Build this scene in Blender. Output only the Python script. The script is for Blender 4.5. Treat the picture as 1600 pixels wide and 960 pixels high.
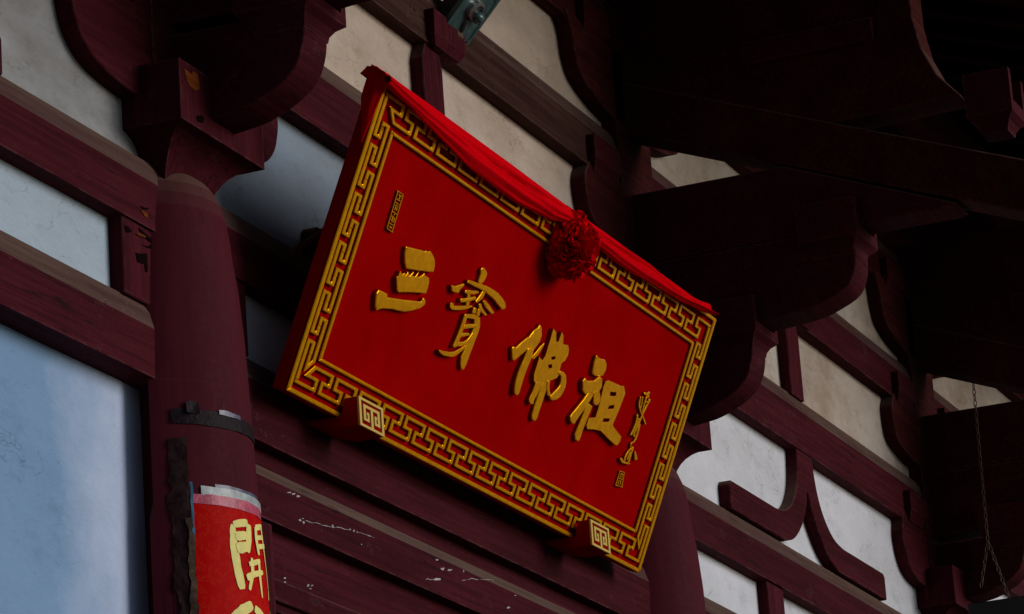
import bpy, bmesh, math, random, json
from mathutils import Vector, Matrix, noise
from mathutils.geometry import tessellate_polygon
random.seed(7)
for o in list(bpy.data.objects): bpy.data.objects.remove(o)
SC = bpy.context.scene
COL = SC.collection
R = math.radians

# ------------------------------------------------------------------ camera
cam = bpy.data.cameras.new('camera'); cam.lens = 135.0; cam.sensor_width = 36.0; cam.sensor_fit = 'HORIZONTAL'
cam.clip_start = 0.1; cam.clip_end = 2000
co = bpy.data.objects.new('camera', cam); COL.objects.link(co); SC.camera = co
yaw, pitch, roll = R(21.15), R(16.72), R(-4.14)
d = Vector((math.cos(pitch)*math.cos(yaw), math.cos(pitch)*math.sin(yaw), math.sin(pitch)))
r = d.cross(Vector((0, 0, 1))).normalized(); u = r.cross(d)
r2 = r*math.cos(roll)+u*math.sin(roll); u2 = -r*math.sin(roll)+u*math.cos(roll)
CAM = Vector((-10.3152, -5.0289, 1.4919))
co.matrix_world = Matrix(((r2.x, u2.x, -d.x, CAM.x), (r2.y, u2.y, -d.y, CAM.y), (r2.z, u2.z, -d.z, CAM.z), (0, 0, 0, 1)))

# ------------------------------------------------------------------ light
SUN_DIR = Vector((0.30, -0.86, 0.27)).normalized()      # towards the light: open courtyard, ahead and outward of the wall
SUN_STRENGTH, SUN_ANGLE, SKY, EXPO = 1.5, 32.0, 0.06, 0.0
w = bpy.data.worlds.new('World'); SC.world = w; w.use_nodes = True
nt = w.node_tree; nt.nodes.clear()
sky = nt.nodes.new('ShaderNodeTexSky'); sky.sky_type = 'NISHITA'; sky.sun_disc = False
sky.sun_elevation = math.asin(SUN_DIR.z); sky.sun_rotation = math.atan2(SUN_DIR.x, SUN_DIR.y)
sky.air_density = 1.0; sky.dust_density = 0.6; sky.ozone_density = 2.0
bg = nt.nodes.new('ShaderNodeBackground'); bg.inputs[1].default_value = SKY
wo = nt.nodes.new('ShaderNodeOutputWorld')
nt.links.new(sky.outputs[0], bg.inputs[0]); nt.links.new(bg.outputs[0], wo.inputs[0])
sl = bpy.data.lights.new('sun', 'SUN'); sl.energy = SUN_STRENGTH; sl.angle = R(SUN_ANGLE); sl.color = (1, .985, .96)
so = bpy.data.objects.new('sun', sl); COL.objects.link(so); so.rotation_euler = SUN_DIR.to_track_quat('Z', 'Y').to_euler()
so.location = (0, -20, 20)
vs = SC.view_settings; vs.view_transform = 'Standard'; vs.look = 'None'; vs.exposure = EXPO; vs.gamma = 1.0; vs.use_curve_mapping = False

# ------------------------------------------------------------------ materials
def mat(name):
    m = bpy.data.materials.new(name); m.use_nodes = True
    b = m.node_tree.nodes['Principled BSDF']
    return m, m.node_tree, b
def N(nt, t, **kw):
    n = nt.nodes.new(t)
    for k, v in kw.items():
        if isinstance(v, (int, float, tuple, str, bool)) and hasattr(n, k): setattr(n, k, v)
    return n
def mapped(nt, scale, kind='Object'):
    tc = nt.nodes.new('ShaderNodeTexCoord'); mp = nt.nodes.new('ShaderNodeMapping'); mp.inputs['Scale'].default_value = scale
    nt.links.new(tc.outputs[kind], mp.inputs[0]); return mp.outputs[0]
def noisetex(nt, vec, scale, detail=4, rough=.6):
    n = nt.nodes.new('ShaderNodeTexNoise'); n.inputs['Scale'].default_value = scale; n.inputs['Detail'].default_value = detail
    n.inputs['Roughness'].default_value = rough; nt.links.new(vec, n.inputs['Vector']); return n.outputs['Fac']
def ramp(nt, fac, stops):
    n = nt.nodes.new('ShaderNodeValToRGB'); cr = n.color_ramp
    while len(cr.elements) < len(stops): cr.elements.new(.5)
    for e, (p, c) in zip(cr.elements, stops):
        e.position = p; e.color = (c, c, c, 1) if isinstance(c, (int, float)) else (*c, 1)
    nt.links.new(fac, n.inputs[0]); return n.outputs[0]
def mix(nt, fac, a, b, bt='MIX'):
    n = nt.nodes.new('ShaderNodeMixRGB'); n.blend_type = bt
    for i, v in ((0, fac), (1, a), (2, b)):
        if isinstance(v, bpy.types.NodeSocket): nt.links.new(v, n.inputs[i])
        elif i == 0: n.inputs[0].default_value = v
        else: n.inputs[i].default_value = (*v, 1)
    return n.outputs[0]
def bump(nt, b, h, strength=.3, dist=.01):
    n = nt.nodes.new('ShaderNodeBump'); n.inputs['Strength'].default_value = strength; n.inputs['Distance'].default_value = dist
    nt.links.new(h, n.inputs['Height']); nt.links.new(n.outputs[0], b.inputs['Normal'])

def wood(name, base, dark, pale, axis='x', rough=.7, wear=.5, chips=True, gr=1.):
    m, nt, b = mat(name)
    def sc(a, c): return (a, c, c) if axis == 'x' else (c, c, a)
    v = mapped(nt, (1, 1, 1))
    grain = noisetex(nt, mapped(nt, sc(.55, 20)), 2.6, 7, .68)
    broad = noisetex(nt, mapped(nt, sc(.5, 3.5)), 1.7, 5, .6)
    fine = noisetex(nt, v, 46., 4, .7)
    c = mix(nt, ramp(nt, broad, [(.36, 0.), (.66, 1.)]), dark, base)
    c = mix(nt, ramp(nt, grain, [(.40, .55*gr), (.55, 0.)]), c, tuple(x*.55 for x in dark))
    c = mix(nt, ramp(nt, grain, [(.60, 0.), (.74, wear)]), c, pale)
    crack = noisetex(nt, mapped(nt, sc(.28, 11)), 1.9, 4, .5)
    cl = ramp(nt, crack, [(.490, 0.), (.4975, .85), (.5025, .85), (.51, 0.)])
    gate = noisetex(nt, v, 2.1, 3, .6)
    gl = mix(nt, 1., cl, ramp(nt, gate, [(.50, 0.), (.58, 1.)]), 'MULTIPLY')
    c = mix(nt, gl, c, (.012, .006, .006))
    h = mix(nt, .35, grain, fine)
    h = mix(nt, mix(nt, 1., gl, (.5, .5, .5), 'MULTIPLY'), h, (0, 0, 0))
    if chips:
        pn = noisetex(nt, mapped(nt, sc(1.6, 3.2)), 3.4, 8, .78)
        peel = ramp(nt, pn, [(.632, 0.), (.642, 1.)]); rim = ramp(nt, pn, [(.612, 0.), (.629, .7), (.642, 0.)])
        c = mix(nt, rim, c, tuple(min(1, x*1.9+.02) for x in base))
        c = mix(nt, peel, c, (.030, .014, .011))
        h = mix(nt, peel, h, (.05, .05, .05))
        ch = noisetex(nt, v, 21., 5, .75)
        c = mix(nt, ramp(nt, ch, [(.735, 0.), (.75, .7)]), c, (.20, .15, .14))
    gn = nt.nodes.new('ShaderNodeNewGeometry'); sn = nt.nodes.new('ShaderNodeSeparateXYZ'); nt.links.new(gn.outputs['True Normal'], sn.inputs[0])
    dm = mix(nt, 1., ramp(nt, sn.outputs[2], [(.16, 0.), (.62, .85)]), ramp(nt, broad, [(.25, .45), (.6, 1.)]), 'MULTIPLY')
    c = mix(nt, dm, c, (.135, .082, .062))
    if chips:
        bv = nt.nodes.new('ShaderNodeBevel'); bv.samples = 3; bv.inputs['Radius'].default_value = .014
        ge = nt.nodes.new('ShaderNodeNewGeometry'); dt = nt.nodes.new('ShaderNodeVectorMath'); dt.operation = 'DOT_PRODUCT'
        nt.links.new(bv.outputs[0], dt.inputs[0]); nt.links.new(ge.outputs['True Normal'], dt.inputs[1])
        en = noisetex(nt, mapped(nt, sc(3, 9)), 3.1, 6, .75)
        em = mix(nt, 1., ramp(nt, dt.outputs['Value'], [(.80, .8), (.97, 0.)]), ramp(nt, en, [(.44, 0.), (.60, 1.)]), 'MULTIPLY')
        c = mix(nt, em, c, tuple(min(1, x*1.5+.035) for x in pale))
    nt.links.new(c, b.inputs['Base Color'])
    nt.links.new(ramp(nt, fine, [(.3, rough-.10), (.7, rough+.12)]), b.inputs['Roughness'])
    b.inputs['Specular IOR Level'].default_value = .025
    bump(nt, b, h, .55*max(gr, .4), .005)
    return m
M = {}
M['wood'] = wood('maroon_paint', (.078, .0105, .0165), (.050, .0062, .0095), (.105, .022, .030))
M['wood_v'] = wood('maroon_paint_upright', (.086, .0115, .019), (.056, .007, .011), (.112, .022, .031), 'z')
M['wood_old'] = wood('old_brown_maroon_paint', (.074, .0135, .0125), (.042, .007, .007), (.10, .038, .028), wear=.8)
M['column'] = wood('column_paint', (.088, .0125, .0205), (.068, .009, .0145), (.105, .019, .028), 'z', rough=.6, wear=.12, chips=False, gr=.25)
M['brown'] = wood('dusty_brown_wood', (.13, .085, .055), (.07, .042, .028), (.20, .14, .10), wear=.9)
M['dust'] = wood('dust_on_beam_edge', (.125, .078, .062), (.085, .036, .036), (.16, .115, .092), wear=.8, chips=True)
M['brown_beam'] = wood('weathered_brown_beam_paint', (.078, .036, .028), (.046, .017, .014), (.088, .046, .036), wear=.7)
M['bare'] = wood('bare_orange_wood', (.24, .058, .010), (.13, .028, .006), (.34, .11, .028), chips=False)

def plaster(name, base, stain, amount, spots):
    m, nt, b = mat(name)
    v = mapped(nt, (.5, 1, 1))
    big = noisetex(nt, v, 2.4, 6, .68); cloud = noisetex(nt, mapped(nt, (.45, 1, .9)), 6.5, 7, .74); fine = noisetex(nt, v, 60., 4, .7)
    c = mix(nt, ramp(nt, big, [(.38, 0.), (.62, amount)]), base, stain)
    c = mix(nt, ramp(nt, cloud, [(.54, 0.), (.70, amount*.75)]), c, tuple(x*.66 for x in stain))
    c = mix(nt, ramp(nt, cloud, [(.28, .5), (.42, 0.)]), c, tuple(min(1, x*1.15) for x in base))
    # trowel scratches at a slant, paler
    tcn = nt.nodes.new('ShaderNodeTexCoord'); mp = nt.nodes.new('ShaderNodeMapping'); mp.inputs['Rotation'].default_value = (0, .75, 0); mp.inputs['Scale'].default_value = (1.2, 1, 26)
    nt.links.new(tcn.outputs['Object'], mp.inputs[0])
    scr = noisetex(nt, mp.outputs[0], 1.6, 5, .7); gate = noisetex(nt, v, 4.1, 3, .5)
    sm = mix(nt, 1., ramp(nt, scr, [(.62, 0.), (.70, .55)]), ramp(nt, gate, [(.50, 0.), (.62, 1.)]), 'MULTIPLY')
    c = mix(nt, sm, c, tuple(min(1, x*1.3) for x in base))
    # flecks and knocks
    sp = noisetex(nt, mapped(nt, (.6, 1, 1.3)), 24., 5, .72)
    c = mix(nt, ramp(nt, sp, [(.685-spots*.02, 0.), (.70-spots*.02, .75)]), c, (.15, .10, .075))
    # hairline cracks
    vo = nt.nodes.new('ShaderNodeTexVoronoi'); vo.feature = 'DISTANCE_TO_EDGE'; vo.inputs['Scale'].default_value = 2.3
    wv = nt.nodes.new('ShaderNodeVectorMath'); wv.operation = 'ADD'; nt.links.new(v, wv.inputs[0])
    nn = nt.nodes.new('ShaderNodeTexNoise'); nn.inputs['Scale'].default_value = 5.; nn.inputs['Detail'].default_value = 6; nt.links.new(v, nn.inputs['Vector']); nt.links.new(nn.outputs['Color'], wv.inputs[1])
    nt.links.new(wv.outputs[0], vo.inputs['Vector'])
    ck = mix(nt, 1., ramp(nt, vo.outputs['Distance'], [(.0, .6), (.010, 0.)]), ramp(nt, big, [(.46, 0.), (.56, 1.)]), 'MULTIPLY')
    c = mix(nt, ck, c, tuple(x*.45 for x in stain))
    nt.links.new(c, b.inputs['Base Color']); b.inputs['Roughness'].default_value = .9; b.inputs['Specular IOR Level'].default_value = .05
    bump(nt, b, mix(nt, .4, mix(nt, .5, big, cloud), fine), .45, .015)
    return m
M['plaster'] = plaster('white_lime_plaster', (.74, .735, .80), (.56, .555, .58), .7, .5)
M['plaster_skylit'] = plaster('sky_tinted_plaster', (.235, .37, .575), (.185, .305, .485), .55, .2)  # blue of the sky light and the dimmer left end put into the base colour
M['plaster_mid'] = plaster('dimmed_cool_plaster', (.46, .55, .65), (.36, .42, .49), .6, .2)  # weaker light on the left bay put into the base colour
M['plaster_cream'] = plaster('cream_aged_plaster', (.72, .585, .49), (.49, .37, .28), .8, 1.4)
M['plaster_shaded'] = plaster('plaque_shaded_plaster', (.26, .315, .385), (.20, .22, .24), .7, .4)  # base colour darkened for the shade behind the plaque
M['plaster_dimmed'] = plaster('dimmed_scuffed_plaster', (.40, .40, .41), (.22, .205, .20), .9, .6)  # scuffed plaster, its colour darkened for the light falling off leftwards
M['plaster_old'] = plaster('aged_lime_plaster', (.58, .495, .43), (.37, .275, .21), .9, 1.6)

def brighten_patch(name, x0, x1, col, amt):
    """lightens the colour of part of a panel against a cast shadow, with a ragged soft edge"""
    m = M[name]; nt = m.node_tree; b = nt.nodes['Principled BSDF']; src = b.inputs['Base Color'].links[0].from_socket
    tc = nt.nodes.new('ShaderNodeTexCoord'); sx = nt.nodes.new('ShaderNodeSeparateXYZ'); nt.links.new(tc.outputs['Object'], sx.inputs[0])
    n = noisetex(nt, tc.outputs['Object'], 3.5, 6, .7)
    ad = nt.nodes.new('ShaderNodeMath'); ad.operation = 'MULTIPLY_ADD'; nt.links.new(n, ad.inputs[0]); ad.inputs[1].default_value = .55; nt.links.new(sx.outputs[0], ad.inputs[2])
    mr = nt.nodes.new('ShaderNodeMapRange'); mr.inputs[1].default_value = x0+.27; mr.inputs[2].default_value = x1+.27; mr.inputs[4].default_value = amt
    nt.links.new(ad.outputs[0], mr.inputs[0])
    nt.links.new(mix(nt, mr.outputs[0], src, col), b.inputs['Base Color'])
brighten_patch('plaster_skylit', -2.95, -2.42, (.60, .67, .88), .95)  # paler colour beside the left column, painted to offset its shadow

def simple(name, c, rough=.5, metal=0., spec=.5, var=.25, scale=20., bmp=.15, coat=0.):
    m, nt, b = mat(name)
    v = mapped(nt, (1, 1, 1)); n = noisetex(nt, v, scale, 5, .65)
    k = mix(nt, ramp(nt, n, [(.3, 0.), (.7, 1.)]), tuple(x*(1-var) for x in c), tuple(min(1, x*(1+var*.6)) for x in c))
    nt.links.new(k, b.inputs['Base Color']); b.inputs['Roughness'].default_value = rough; b.inputs['Metallic'].default_value = metal
    b.inputs['Specular IOR Level'].default_value = spec; b.inputs['Coat Weight'].default_value = coat
    if bmp: bump(nt, b, n, bmp, .004)
    return m
M['red'] = simple('red_lacquer', (.375, .0008, .001), .6, 0, .0, .16, 3.5, .03)
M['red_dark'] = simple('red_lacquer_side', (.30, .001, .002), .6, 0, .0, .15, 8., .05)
M['gold'] = simple('gold_leaf', (1.0, .39, .0006), .24, .5, .0, .22, 34., .10)
M['cream'] = simple('pale_gold_paint', (.66, .44, .10), .5, .1, .1, .08, 40., .05)
M['cloth'] = simple('red_satin', (.70, .0008, .006), .7, 0, .0, .10, 30., .03)
M['cloth'].node_tree.nodes['Principled BSDF'].inputs['Sheen Weight'].default_value = .0
M['cloth'].node_tree.nodes['Principled BSDF'].inputs['Sheen Tint'].default_value = (1, .1, .15, 1)
M['ink'] = simple('yellow_gold_ink', (.92, .80, .26), .5, .0, .1, .12, 40., .05)
M['tape'] = simple('silvery_tape', (.42, .45, .46), .35, 0, .35, .35, 30., .5)
M['pink_tape'] = simple('pink_tape_over_paper', (.55, .07, .13), .35, 0, .3, .5, 40., .6)
M['black'] = simple('black_plastic', (.016, .007, .011), .45, 0, .06, .6, 60., .9)
M['strip'] = simple('torn_brown_plastic', (.026, .010, .011), .5, 0, .05, .6, 40., .9)
M['blue'] = simple('blue_film', (.05, .22, .34), .3, 0, .6, .3, 30., .2)
M['film'] = simple('violet_grey_film', (.09, .08, .14), .3, 0, .4, .5, 30., .5)
M['teal'] = simple('teal_metal', (.075, .145, .14), .45, .3, .5, .25, 30., .1)
M['glass'] = simple('dusty_lamp_glass', (.07, .13, .13), .18, 0, .4, .4, 20., .1)
M['chrome'] = simple('dull_reflector', (.55, .54, .52), .28, .9, .5, .3, 30., .3)
M['iron'] = simple('rusty_iron', (.12, .07, .05), .6, .3, .3, .5, 60., .3)
M['bronze'] = simple('blackened_wood', (.015, .013, .012), .6, 0., .4, .3, 20., .2)
M['chip'] = simple('bare_undercoat', (.48, .44, .44), .8, 0, .2, .3, 60., .1)
M['gap'] = simple('blackened_crack', (.008, .004, .004), .95, 0, .0, .3, 30., .1)
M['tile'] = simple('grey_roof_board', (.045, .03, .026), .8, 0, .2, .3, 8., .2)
# paper with faint tone-on-tone print
m, nt_, b = mat('red_couplet_paper')
v = mapped(nt_, (1, 1, 1)); n1 = noisetex(nt_, v, 38., 5, .75); n2 = noisetex(nt_, v, 5., 3, .5)
c = mix(nt_, ramp(nt_, n1, [(.52, 0.), (.56, .55), (.60, 0.)]), (.50, .0008, .001), (.58, .03, .006))
c = mix(nt_, ramp(nt_, n2, [(.6, 0.), (.7, .30)]), c, (.56, .03, .006))
nt_.links.new(c, b.inputs['Base Color']); b.inputs['Roughness'].default_value = .5; b.inputs['Specular IOR Level'].default_value = .02
bump(nt_, b, n2, .15, .01); M['paper'] = m
# stone paving
m, nt_, b = mat('stone_paving')
v = mapped(nt_, (1, 1, 1)); n1 = noisetex(nt_, v, 1.5, 6, .6)
c = mix(nt_, n1, (.075, .062, .048), (.12, .10, .078)); nt_.links.new(c, b.inputs['Base Color']); b.inputs['Roughness'].default_value = .85
M['ground'] = m

# ------------------------------------------------------------------ object helpers
ORG = {}
def empty(name, loc, label, cat, group=None):
    o = bpy.data.objects.new(name, None); o.empty_display_size = .1; COL.objects.link(o); o.location = loc
    o['label'] = label; o['category'] = cat
    if group: o['group'] = group
    ORG[o] = Vector(loc); return o
def put(name, bm, mats, parent=None, smooth=False, loc=None):
    """links bm (world coordinates) as one object; its origin is the parent's, or loc"""
    if not isinstance(mats, (list, tuple)): mats = [mats]
    org = Vector(loc) if loc is not None else (ORG[parent] if parent else Vector((0, 0, 0)))
    bmesh.ops.translate(bm, verts=bm.verts, vec=-org)
    bmesh.ops.recalc_face_normals(bm, faces=bm.faces)
    me = bpy.data.meshes.new(name); bm.to_mesh(me); bm.free()
    for m in mats: me.materials.append(M[m])
    if smooth:
        for p in me.polygons: p.use_smooth = True
    o = bpy.data.objects.new(name, me); COL.objects.link(o)
    if parent:
        o.parent = parent; o.location = org - ORG[parent]
    else: o.location = org
    ORG[o] = org; return o
def tag(o, label, cat, group=None):
    o['label'] = label; o['category'] = cat
    if group: o['group'] = group
    return o
def autosmooth(o, ang=35):
    me = o.data
    for p in me.polygons: p.use_smooth = True
    bm = bmesh.new(); bm.from_mesh(me)
    for e in bm.edges:
        e.smooth = not (len(e.link_faces) == 2 and e.calc_face_angle(0) > R(ang))
    bm.to_mesh(me); bm.free()
def bevel(bm, off, ang=30, seg=1):
    es = [e for e in bm.edges if len(e.link_faces) == 2 and e.calc_face_angle(0) > R(ang)]
    bmesh.ops.bevel(bm, geom=es, offset=off, segments=seg, affect='EDGES', clamp_overlap=True, profile=.5)
def box(bm, x0, x1, y0, y1, z0, z1, mi=0):
    vs = [bm.verts.new((x, y, z)) for x in (x0, x1) for y in (y0, y1) for z in (z0, z1)]
    for f in ((0, 1, 3, 2), (4, 6, 7, 5), (0, 4, 5, 1), (2, 3, 7, 6), (0, 2, 6, 4), (1, 5, 7, 3)):
        bm.faces.new([vs[i] for i in f]).material_index = mi
def nbox(x0, x1, y0, y1, z0, z1, bv=.004):
    bm = bmesh.new(); box(bm, x0, x1, y0, y1, z0, z1)
    if bv: bmesh.ops.recalc_face_normals(bm, faces=bm.faces); bevel(bm, bv)
    return bm
def prism(loops, fn, a, b, bm=None, mi=0):
    """extrude 2-D loops (outer first, then holes) from depth a to depth b; fn maps (p, q, depth) to a point"""
    bm = bm or bmesh.new()
    fl = [p for l in loops for p in l]
    tris = tessellate_polygon([[Vector((p[0], p[1], 0)) for p in l] for l in loops])
    va = [bm.verts.new(fn(p[0], p[1], a)) for p in fl]; vb = [bm.verts.new(fn(p[0], p[1], b)) for p in fl]
    for t in tris:
        if len(set(t)) < 3: continue
        for vv in ((va[t[0]], va[t[1]], va[t[2]]), (vb[t[0]], vb[t[2]], vb[t[1]])):
            try: bm.faces.new(vv).material_index = mi
            except ValueError: pass
    k = 0
    for l in loops:
        n = len(l)
        for i in range(n):
            j = (i+1) % n
            try: bm.faces.new((va[k+i], vb[k+i], vb[k+j], va[k+j])).material_index = mi
            except ValueError: pass
        k += n
    bmesh.ops.recalc_face_normals(bm, faces=bm.faces)
    return bm
XZ = lambda p, q, t: Vector((p, t, q))
def YZ(p, q, t): return Vector((t, p, q))
def gild(bm):
    """raised relief: leaf on the face and its rounded edge, red lacquer on the upright sides"""
    bm.normal_update()
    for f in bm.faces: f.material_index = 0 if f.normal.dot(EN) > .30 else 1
    return bm
def soften(bm, off, lim=R(3)):
    bmesh.ops.dissolve_limit(bm, angle_limit=lim, verts=bm.verts, edges=bm.edges)
    bevel(bm, off, 40)
    return bm
def curve(pts, n=4):
    out = []
    for i in range(len(pts)-1):
        p0, p1, p2, p3 = pts[max(i-1, 0)], pts[i], pts[i+1], pts[min(i+2, len(pts)-1)]
        for j in range(n):
            k = j/n
            out.append(tuple(.5*((2*p1[q])+(-p0[q]+p2[q])*k+(2*p0[q]-5*p1[q]+4*p2[q]-p3[q])*k*k+(-p0[q]+3*p1[q]-3*p2[q]+p3[q])*k**3) for q in (0, 1)))
    return out+[tuple(pts[-1])]
def lathe(xc, yc, prof, n=64, bm=None):
    bm = bm or bmesh.new(); rings = []
    for rr, z in prof:
        rings.append([bm.verts.new((xc+rr*math.sin(2*math.pi*i/n), yc-rr*math.cos(2*math.pi*i/n), z)) for i in range(n)])
    for a, b_ in zip(rings, rings[1:]):
        for i in range(n): bm.faces.new((a[i], a[(i+1) % n], b_[(i+1) % n], b_[i]))
    bm.faces.new(rings[-1]); bm.faces.new(rings[0][::-1])
    return bm
def loft_sq(bm, xc, yc, levels, mi=0):
    """square bearing block: levels = (half x, half y, z)"""
    rings = []
    for hx, hy, z in levels:
        rings.append([bm.verts.new((xc+a*hx, yc+b_*hy, z)) for a, b_ in ((-1, -1), (1, -1), (1, 1), (-1, 1))])
    for a, b_ in zip(rings, rings[1:]):
        for i in range(4): bm.faces.new((a[i], a[(i+1) % 4], b_[(i+1) % 4], b_[i])).material_index = mi
    bm.faces.new(rings[-1]).material_index = mi; bm.faces.new(rings[0][::-1]).material_index = mi

# ------------------------------------------------------------------ ground
bm = bmesh.new()
bmesh.ops.create_grid(bm, x_segments=1, y_segments=1, size=600)
g = put('ground', bm, 'ground'); g['kind'] = 'structure'

# ------------------------------------------------------------------ the wall frame
COLS = [-.185, 4.055, 8.29]
BAYC = [-2.45, 1.925, 6.12]
wall = empty('temple_wall', (2, 0, 0), 'temple front wall of maroon beams and posts framing white plaster panels', 'wall')
def plas(x0, x1, z0, z1, m, y=0.):
    return put('plaster_panel', nbox(x0, x1, y, y+.10, z0, z1, 0), m, wall)
XS = [-7.0, COLS[0], COLS[1], COLS[2], 13.0]
def beam(x0, x1, z0, z1, yf=-.06, bz=.08, by=.030, m='wood'):
    prof = [(.05, z0), (yf, z0), (yf, z1-bz), (yf+by*.45, z1-bz*.35), (yf+by, z1), (.05, z1)]
    bm = bmesh.new(); L = []
    n = max(2, int((x1-x0)/.25))
    for i in range(n+1):
        x = x0+(x1-x0)*i/n; ring = []
        for k, (y, z) in enumerate(prof):
            wob = .0035*noise.noise(Vector((x*1.7, k*3.1, z0*5)))
            ring.append(bm.verts.new((x, y+(wob if k in (1, 2, 3, 4) else 0), z+wob)))
        L.append(ring)
    for a, b_ in zip(L, L[1:]):
        for k in range(6):
            f = bm.faces.new((a[k], b_[k], b_[(k+1) % 6], a[(k+1) % 6])); f.material_index = 1 if k in (2, 3) else 0
    bm.faces.new(L[0]); bm.faces.new(L[-1][::-1])
    return put('beam', bm, [m, 'dust'], wall)
# panels, bay by bay and tier by tier
for bi in range(4):
    x0, x1 = XS[bi], XS[bi+1]
    mid = bi == 1
    lowm = 'plaster'
    if bi != 1: plas(x0, x1, 0, 4.70, 'plaster_skylit' if bi == 0 else 'plaster', .035)
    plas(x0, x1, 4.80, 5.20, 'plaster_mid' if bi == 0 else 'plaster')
    plas(x0, x1, 5.22, 5.95, ('plaster_dimmed', 'plaster_shaded', 'plaster', 'plaster')[bi])
    plas(x0, x1, 5.97, 6.60, ('plaster_dimmed', 'plaster_cream', 'plaster_old', 'plaster_old')[bi])
    plas(x0, x1, 6.61, 7.2, 'plaster_cream' if bi == 1 else 'plaster_old')
    put('frieze_board', nbox(x0, x1, -.02, .10, 7.21, 8.7, 0), 'wood_old', wall)
    beam(x0, x1, 4.615 if mid else 4.652, 4.889)
    beam(x0, x1, 5.125 if bi < 2 else 5.105, 5.36 if bi < 2 else 5.34)
    beam(x0, x1, 5.835, 6.11, m='wood' if bi != 1 else 'wood')
    beam(x0, x1, 6.475, 6.725, m='brown_beam' if bi < 2 else 'wood')
    beam(x0, x1, 7.08, 7.34, m='wood_old')
# posts beside the columns between the two lowest beams
for c in COLS:
    for s in (-1, 1):
        xa, xb = sorted((c+s*.10, c+s*.415))
        put('post', nbox(xa, xb, -.050, .02, 4.885, 5.13), 'wood_v', wall)
# jambs under the lower beam, left and right of the first two columns
for xa, xb in ((4.06, 4.45),):
    put('post', nbox(xa, xb, -.02, .06, 0, 4.655), 'wood_v', wall)
# short centre posts
for x in BAYC:
    put('post', nbox(x-.11 if x != BAYC[2] else 5.40, x+.11 if x != BAYC[2] else 5.62, -.05, .02, 4.885, 5.13), 'wood_v', wall)
    pr = [(-.095, 6.10), (-.10, 6.33), (-.098, 6.41), (-.06, 6.48), (.06, 6.48), (.085, 6.41), (.085, 6.10)]
    put('post', soften(prism([[(x+.005+a, z) for a, z in pr]], XZ, -.052, .02), .004), 'wood_v', wall)
    bm = bmesh.new(); loft_sq(bm, x+.08, 0, [(.09, .06, 6.465), (.115, .08, 6.47), (.145, .096, 6.505), (.145, .096, 6.60)]); bevel(bm, .004)
    put('small_block', bm, 'wood_v', wall)
# forked struts between the column-top beam and the tier above
half = [(-1.14, 5.345), (-1.14, 5.455), (-1.12, 5.475)]+curve([(-.50, 5.475), (-.38, 5.490), (-.29, 5.525), (-.21, 5.585), (-.155, 5.66), (-.125, 5.75), (-.11, 5.85)])
low = curve([(-.40, 5.345), (-.28, 5.375), (-.18, 5.43), (-.10, 5.50), (-.04, 5.575), (-.012, 5.65)])
for x in BAYC:
    pl = half + [(-a, z) for a, z in half[::-1]] + [(-a, z) for a, z in low] + [(a, z) for a, z in low[::-1]]
    o = put('forked_strut', soften(prism([[(x+a, z) for a, z in pl]], XZ, -.055, .02), .004, R(.5)), 'wood', wall); autosmooth(o, 28)
# door head of the middle bay under the lower beam
beam(COLS[0], COLS[1], 4.365, 4.545, -.060, .045, .025)
put('door_head', nbox(COLS[0], COLS[1], -.012, .06, 4.10, 4.70, 0), 'wood', wall)
put('door_stile', nbox(.18, .345, -.045, .02, 0, 4.364), 'wood_v', wall)
put('door_rail', nbox(.35, COLS[1]-.3, -.030, .02, 4.13, 4.20), 'wood', wall)
for k in range(4):
    xa = .36+k*.86
    put('door_leaf', nbox(xa, xa+.85, .01, .05, .1, 4.09), 'wood_v', wall)

# ------------------------------------------------------------------ columns
prof = [(.34, 0), (.342, 3.3), (.335, 3.9), (.3275, 4.1), (.3225, 4.22), (.316, 4.44), (.309, 4.65), (.302, 4.84), (.290, 5.0), (.277, 5.10), (.272, 5.16), (.263, 5.22), (.252, 5.265), (.236, 5.305), (.213, 5.337), (.183, 5.360), (.145, 5.374), (.09, 5.38)]
clab = ['maroon round column with a red paper couplet pasted on its lower part', 'maroon round column directly behind the lower right end of the plaque', 'maroon round column below the farthest bracket set at the right']
for c, lb in zip(COLS, clab):
    rs = 1.0 if c < 1 else .955
    bm = lathe(c, .10, [(a*rs, z) for a, z in prof[:7]]+[(prof[6][0]*rs-.0005, 4.6505)]+[(a*rs, z) for a, z in prof[7:]], 160)
    if c < 1:                                                       # under the lower beam the shaft is notched flat to take the plaster panel
        for v in bm.verts:
            if v.co.z < 4.6502 and v.co.y > -.035 and v.co.x < c: v.co.x = max(v.co.x, -.372)
    o = put('column', bm, 'column', loc=(c, .1, 0), smooth=True)
    autosmooth(o, 30); tag(o, lb, 'column', 'round columns carrying the bracket sets')

# ------------------------------------------------------------------ bracket sets
t1 = [(-.60, 5.87), (-.64, 5.77), (-.635, 5.71), (-.605, 5.64), (-.54, 5.585), (-.44, 5.555), (-.30, 5.54)]
t2 = [(-.55, 6.495), (-.612, 6.43), (-.622, 6.37), (-.60, 6.28), (-.54, 6.235), (-.42, 6.21), (-.26, 6.19)]
t3 = [(-.72, 7.10), (-.655, 7.03), (-.635, 6.94), (-.59, 6.865), (-.50, 6.825), (-.37, 6.795), (-.22, 6.775)]
def tipblock(bm, xc, yc, z0, zt, zb, ze, hx=.145, hy=.125, ear=.034):
    loft_sq(bm, xc, yc, [(hx-.058, hy-.040, z0), (hx-.054, hy-.036, z0+.3*(zt-z0)), (hx-.034, hy-.024, z0+.65*(zt-z0)), (hx, hy, zt), (hx, hy, zb)])
    for s in (-1, 1):
        a, b_ = sorted((xc+s*hx, xc+s*(hx-ear)))
        box(bm, a, b_, yc-hy, yc+hy, zb-.002, ze)
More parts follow.
